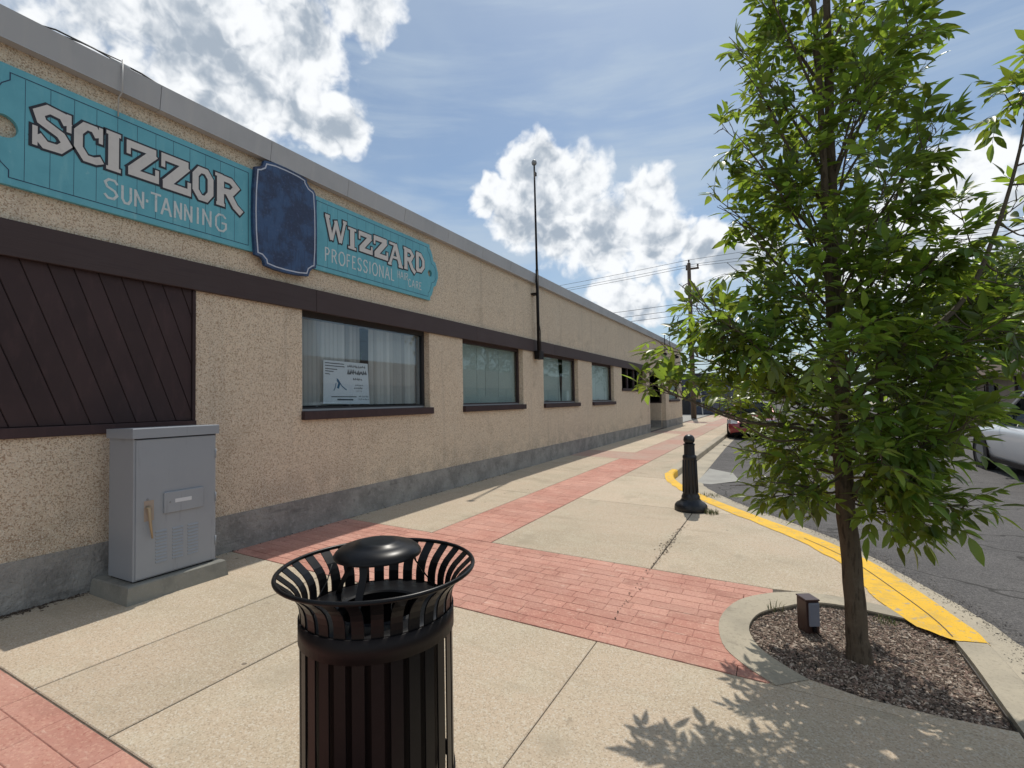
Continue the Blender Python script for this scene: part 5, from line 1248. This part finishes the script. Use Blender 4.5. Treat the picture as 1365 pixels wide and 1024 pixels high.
# background trees
def far_tree(x, y, h, r, label, seed, n=6500, ls=.46):
    t = thing('tree', label, 'tree', (x, y, 0), group='trees across the street'); rr = random.Random(seed)
    MB().tube([(x, y, -.2), (x+.1, y, h*.35), (x-.1, y+.1, h*.7)], [.26, .2, .08], 8).build('trunk', woodpole, t, True)
    for k in range(5):
        a = k*1.3+seed; MB().tube([(x, y, h*(.3+.06*k)), (x+math.cos(a)*r*.4, y+math.sin(a)*r*.4, h*(.5+.06*k)), (x+math.cos(a)*r*.7, y+math.sin(a)*r*.7, h*(.62+.05*k))], [.12, .08, .03], 5).build('branch', woodpole, t, True)
    cl = [(rr.gauss(0, r*.45), rr.gauss(0, r*.45), h*(.62+rr.uniform(-.34, .30)), r*rr.uniform(.22, .42)) for _ in range(26)]
    V = []; Fc = []
    for k in range(n):
        c = rr.choice(cl); a = rr.uniform(0, 6.28); b = math.acos(rr.uniform(-1, 1)); q = c[3]*rr.uniform(.55, 1.08)
        p = Vector((x+c[0]+q*math.sin(b)*math.cos(a), y+c[1]+q*math.sin(b)*math.sin(a), c[2]+q*math.cos(b)*.8))
        d = Vector((rr.gauss(0, 1), rr.gauss(0, 1), rr.gauss(0, .6))).normalized(); s = d.orthogonal().normalized(); s.rotate(Matrix.Rotation(rr.uniform(0, 6.28), 3, d)); L = ls*rr.uniform(.5, 1.2)
        i = len(V); V += [tuple(p-d*L*.5), tuple(p+s*L*.32), tuple(p+d*L*.5), tuple(p-s*L*.32)]; Fc.append((i, i+1, i+2, i+3))
    m = MB(); m.v = V; m.f = Fc; m.build('crown', farleaf, t)
far_tree(17.5, 58, 14, 5.5, 'dark leafy tree behind the brown fascia, nearest the right edge', 1)
far_tree(14.5, 68, 14, 5.2, 'dark leafy tree beyond the end of the brown fascia building', 2)
far_tree(22, 54, 15, 6, 'broad dark tree standing behind the brown building roof', 3)
far_tree(12, 84, 13, 5, 'smaller dark tree along the far street behind the ash crown', 4)
far_tree(8, 105, 8.5, 4, 'distant tree near the end of the street on the right', 5, 1600, .5)
far_tree(-4.0, 110, 8, 4, 'distant tree near the end of the street on the left', 6, 1600, .5)
far_tree(17, 95, 11, 5, 'distant tall tree on the right beyond the brown building', 7, 1800, .5)

# ------------------------------------------------------------------ vehicles (local: +Y = nose, x = 0 on the centre line)
def loft(stations, n_end=True):
    m = MB(); k = len(stations[0])
    for s in stations: m.v += s
    for i in range(len(stations)-1):
        for j in range(k-1): m.f.append((i*k+j, i*k+j+1, (i+1)*k+j+1, (i+1)*k+j))
    if n_end: m.f.append(tuple(range(k))[::-1]); m.f.append(tuple((len(stations)-1)*k+j for j in range(k)))
    return m
def subd(o, lv=2):
    md = o.modifiers.new('s', 'SUBSURF'); md.levels = lv; md.render_levels = lv; o.data.polygons.foreach_set('use_smooth', [True]*len(o.data.polygons)); return o
def vehicle(label, cat, loc, rot, paint, L, Wd, hood_z, belt_z, roof_z, hood_l, gh0, gh1, wr=.36, clear=.2, name='parked_car', zsc=1.):
    t = thing(name, label, cat, loc); t.rotation_euler = (0, 0, rot)
    hw_ = Wd/2; H = L/2
    axf, axr = H-.95, -H+1.0
    def sec(y, zt, w, zb):
        zt_ = zt; return [(-w*.0-.001 if False else -w*.90, y, zb), (-w*.985, y, zb+.10), (-w, y, (zb+zt_)/2), (-w*.985, y, zt_-.14), (-w*.90, y, zt_-.02), (-w*.45, y, zt_+.015), (0, y, zt_+.02), (w*.45, y, zt_+.015), (w*.90, y, zt_-.02), (w*.985, y, zt_-.14), (w, y, (zb+zt_)/2), (w*.985, y, zb+.10), (w*.90, y, zb)]
    ws = H-hood_l
    st = [sec(-H, belt_z-.20, hw_*.86, clear+.12), sec(-H+.06, belt_z-.06, hw_*.95, clear+.05), sec(-H+.35, belt_z, hw_, clear), sec(axr, belt_z, hw_, clear), sec(0, belt_z, hw_, clear), sec(ws, belt_z, hw_, clear), sec(ws+.15, belt_z-.01, hw_, clear),
          sec(axf, hood_z, hw_, clear), sec(H-.35, hood_z-.06, hw_*.97, clear), sec(H-.08, hood_z-.18, hw_*.90, clear+.03), sec(H, hood_z-.34, hw_*.80, clear+.12)]
    b = loft(st).build('body', paint, t, local=True); fixnormals(b); subd(b, 2)
    # cabin
    def gs(y, z, w0): return [(-w0, y, belt_z-.03), (-w0*.97, y, belt_z+.02), (-w0*.80 if z > belt_z+.2 else -w0*.95, y, max(z-.04, belt_z+.03)), (-w0*.6, y, max(z, belt_z+.04)), (0, y, max(z+.015, belt_z+.05)), (w0*.6, y, max(z, belt_z+.04)), (w0*.80 if z > belt_z+.2 else w0*.95, y, max(z-.04, belt_z+.03)), (w0*.97, y, belt_z+.02), (w0, y, belt_z-.03)]
    gw = hw_*.93
    c = loft([gs(gh0, belt_z+.02, gw*.96), gs(gh0+.35, roof_z-.09, gw), gs(gh0+.8, roof_z-.01, gw), gs((gh0+gh1)/2, roof_z, gw), gs(gh1-.95, roof_z-.03, gw), gs(gh1, belt_z+.0, gw*.97)]).build('cabin_glass', carglass, t, local=True); fixnormals(c); c.data.polygons.foreach_set('use_smooth', [True]*len(c.data.polygons))
    m = MB(); m.v = []; rf = loft([[(-gw*.74, y, z), (-gw*.5, y, z+.03), (0, y, z+.045), (gw*.5, y, z+.03), (gw*.74, y, z)] for y, z in ((gh0+.35, roof_z-.05), (gh0+.8, roof_z+.0), ((gh0+gh1)/2, roof_z+.012), (gh1-1.0, roof_z-.02))], False).build('roof', paint, t, local=True); rf.data.polygons.foreach_set('use_smooth', [True]*len(rf.data.polygons))
    for s in (-1, 1):
        MB().tube([(s*gw*.99, gh1+.02, belt_z), (s*gw*.80, gh1-.95, roof_z-.03)], .035, 6).build('pillar', paint, t, local=True)
        MB().tube([(s*gw*.99, (gh0+gh1)/2-.1, belt_z), (s*gw*.81, (gh0+gh1)/2-.1, roof_z-.02)], .04, 6).build('pillar', blackflat, t, local=True)
        MB().tube([(s*gw*.97, gh0+.05, belt_z), (s*gw*.80, gh0+.45, roof_z-.08)], .05, 6).build('pillar', paint, t, local=True)
        mr = MB().lathe([(0, -.10), (.06, -.085), (.085, 0), (.06, .085), (0, .10)], (0, 0, 0), 10); mr.v = [(s*(hw_+.11)+v[2]*1.0, gh1-.22+v[0]*.6, belt_z+.10+v[1]*.95) for v in mr.v]; fixnormals(mr.build('mirror', paint, t, True, local=True))
        MB().tube([(s*hw_*.93, gh1-.2, belt_z+.03), (s*(hw_+.1), gh1-.22, belt_z+.07)], .02, 5).build('mirror_arm', blackflat, t, local=True)
        # lamps
        hl = loft([[(s*hw_*(.52), H-.10, hood_z-.22), (s*hw_*(.52), H-.14, hood_z-.10)], [(s*hw_*.80, H-.15, hood_z-.24), (s*hw_*.80, H-.22, hood_z-.08)], [(s*hw_*.955, H-.36, hood_z-.24), (s*hw_*.945, H-.42, hood_z-.08)], [(s*hw_*1.0, H-.62, hood_z-.17), (s*hw_*.99, H-.62, hood_z-.08)]], False)
        hl.v = [(v[0]*1.012, v[1]+.035, v[2]) for v in hl.v]; hl.build('headlight', lens, t, local=True)
        MB().box(s*hw_*.96-.03, s*hw_*.96+.03, -H+.02, -H+.12, belt_z-.35, belt_z-.12).build('tail_light', redpaint, t, local=True)
        for ya in (axf, axr):
            w = MB().tube([(s*(hw_-.21), ya, wr), (s*(hw_+.012), ya, wr)], wr, 24); whl = w.build('wheel', tyrem, t, local=True); wloc[whl.name] = Vector((0, 0, 0))
            MB().tube([(s*(hw_-.05), ya, wr), (s*(hw_+.018), ya, wr)], wr*.62, 18).build('rim', steelm, whl, local=True)
            ar = MB(); ar.lathe([(wr+.03, -.01), (wr+.09, -.01), (wr+.09, .02), (wr+.03, .02)], (0, 0, 0), 28, True); ar.v = [(s*(hw_+.0)+s*v[2], ya+v[0], wr+v[1]) for v in ar.v if True]
            fixnormals(ar.build('wheel_arch', blackflat, t, local=True))
        MB().box(s*hw_*.97-.02, s*hw_*.97+.02, axr+.5, axf-.5, clear-.03, clear+.06).build('rocker', blackflat, t, local=True)
    MB().box(-hw_*.45, hw_*.45, H-.045, H+.005, hood_z-.36, hood_z-.20).build('grille', blackflat, t, local=True)
    MB().box(-hw_*.84, hw_*.84, -H+.3, H-.3, clear-.02, clear+.1).build('underbody', blackflat, t, local=True)
    return t
vehicle('silver pickup-sized vehicle parked across the street at the right edge', 'car', (5.18, 13.95, -.19), 0, silverpaint, 5.4, 2.0, 1.06, 1.12, 1.80, 1.95, -1.9, .95, .39, .28)
vehicle('dark red car parked facing us beyond the bollard at the left kerb', 'car', (-1.01, 24.1, -.115), math.pi, redpaint, 4.5, 1.8, .86, .95, 1.45, 1.35, -1.9, 1.1, .33, .2)
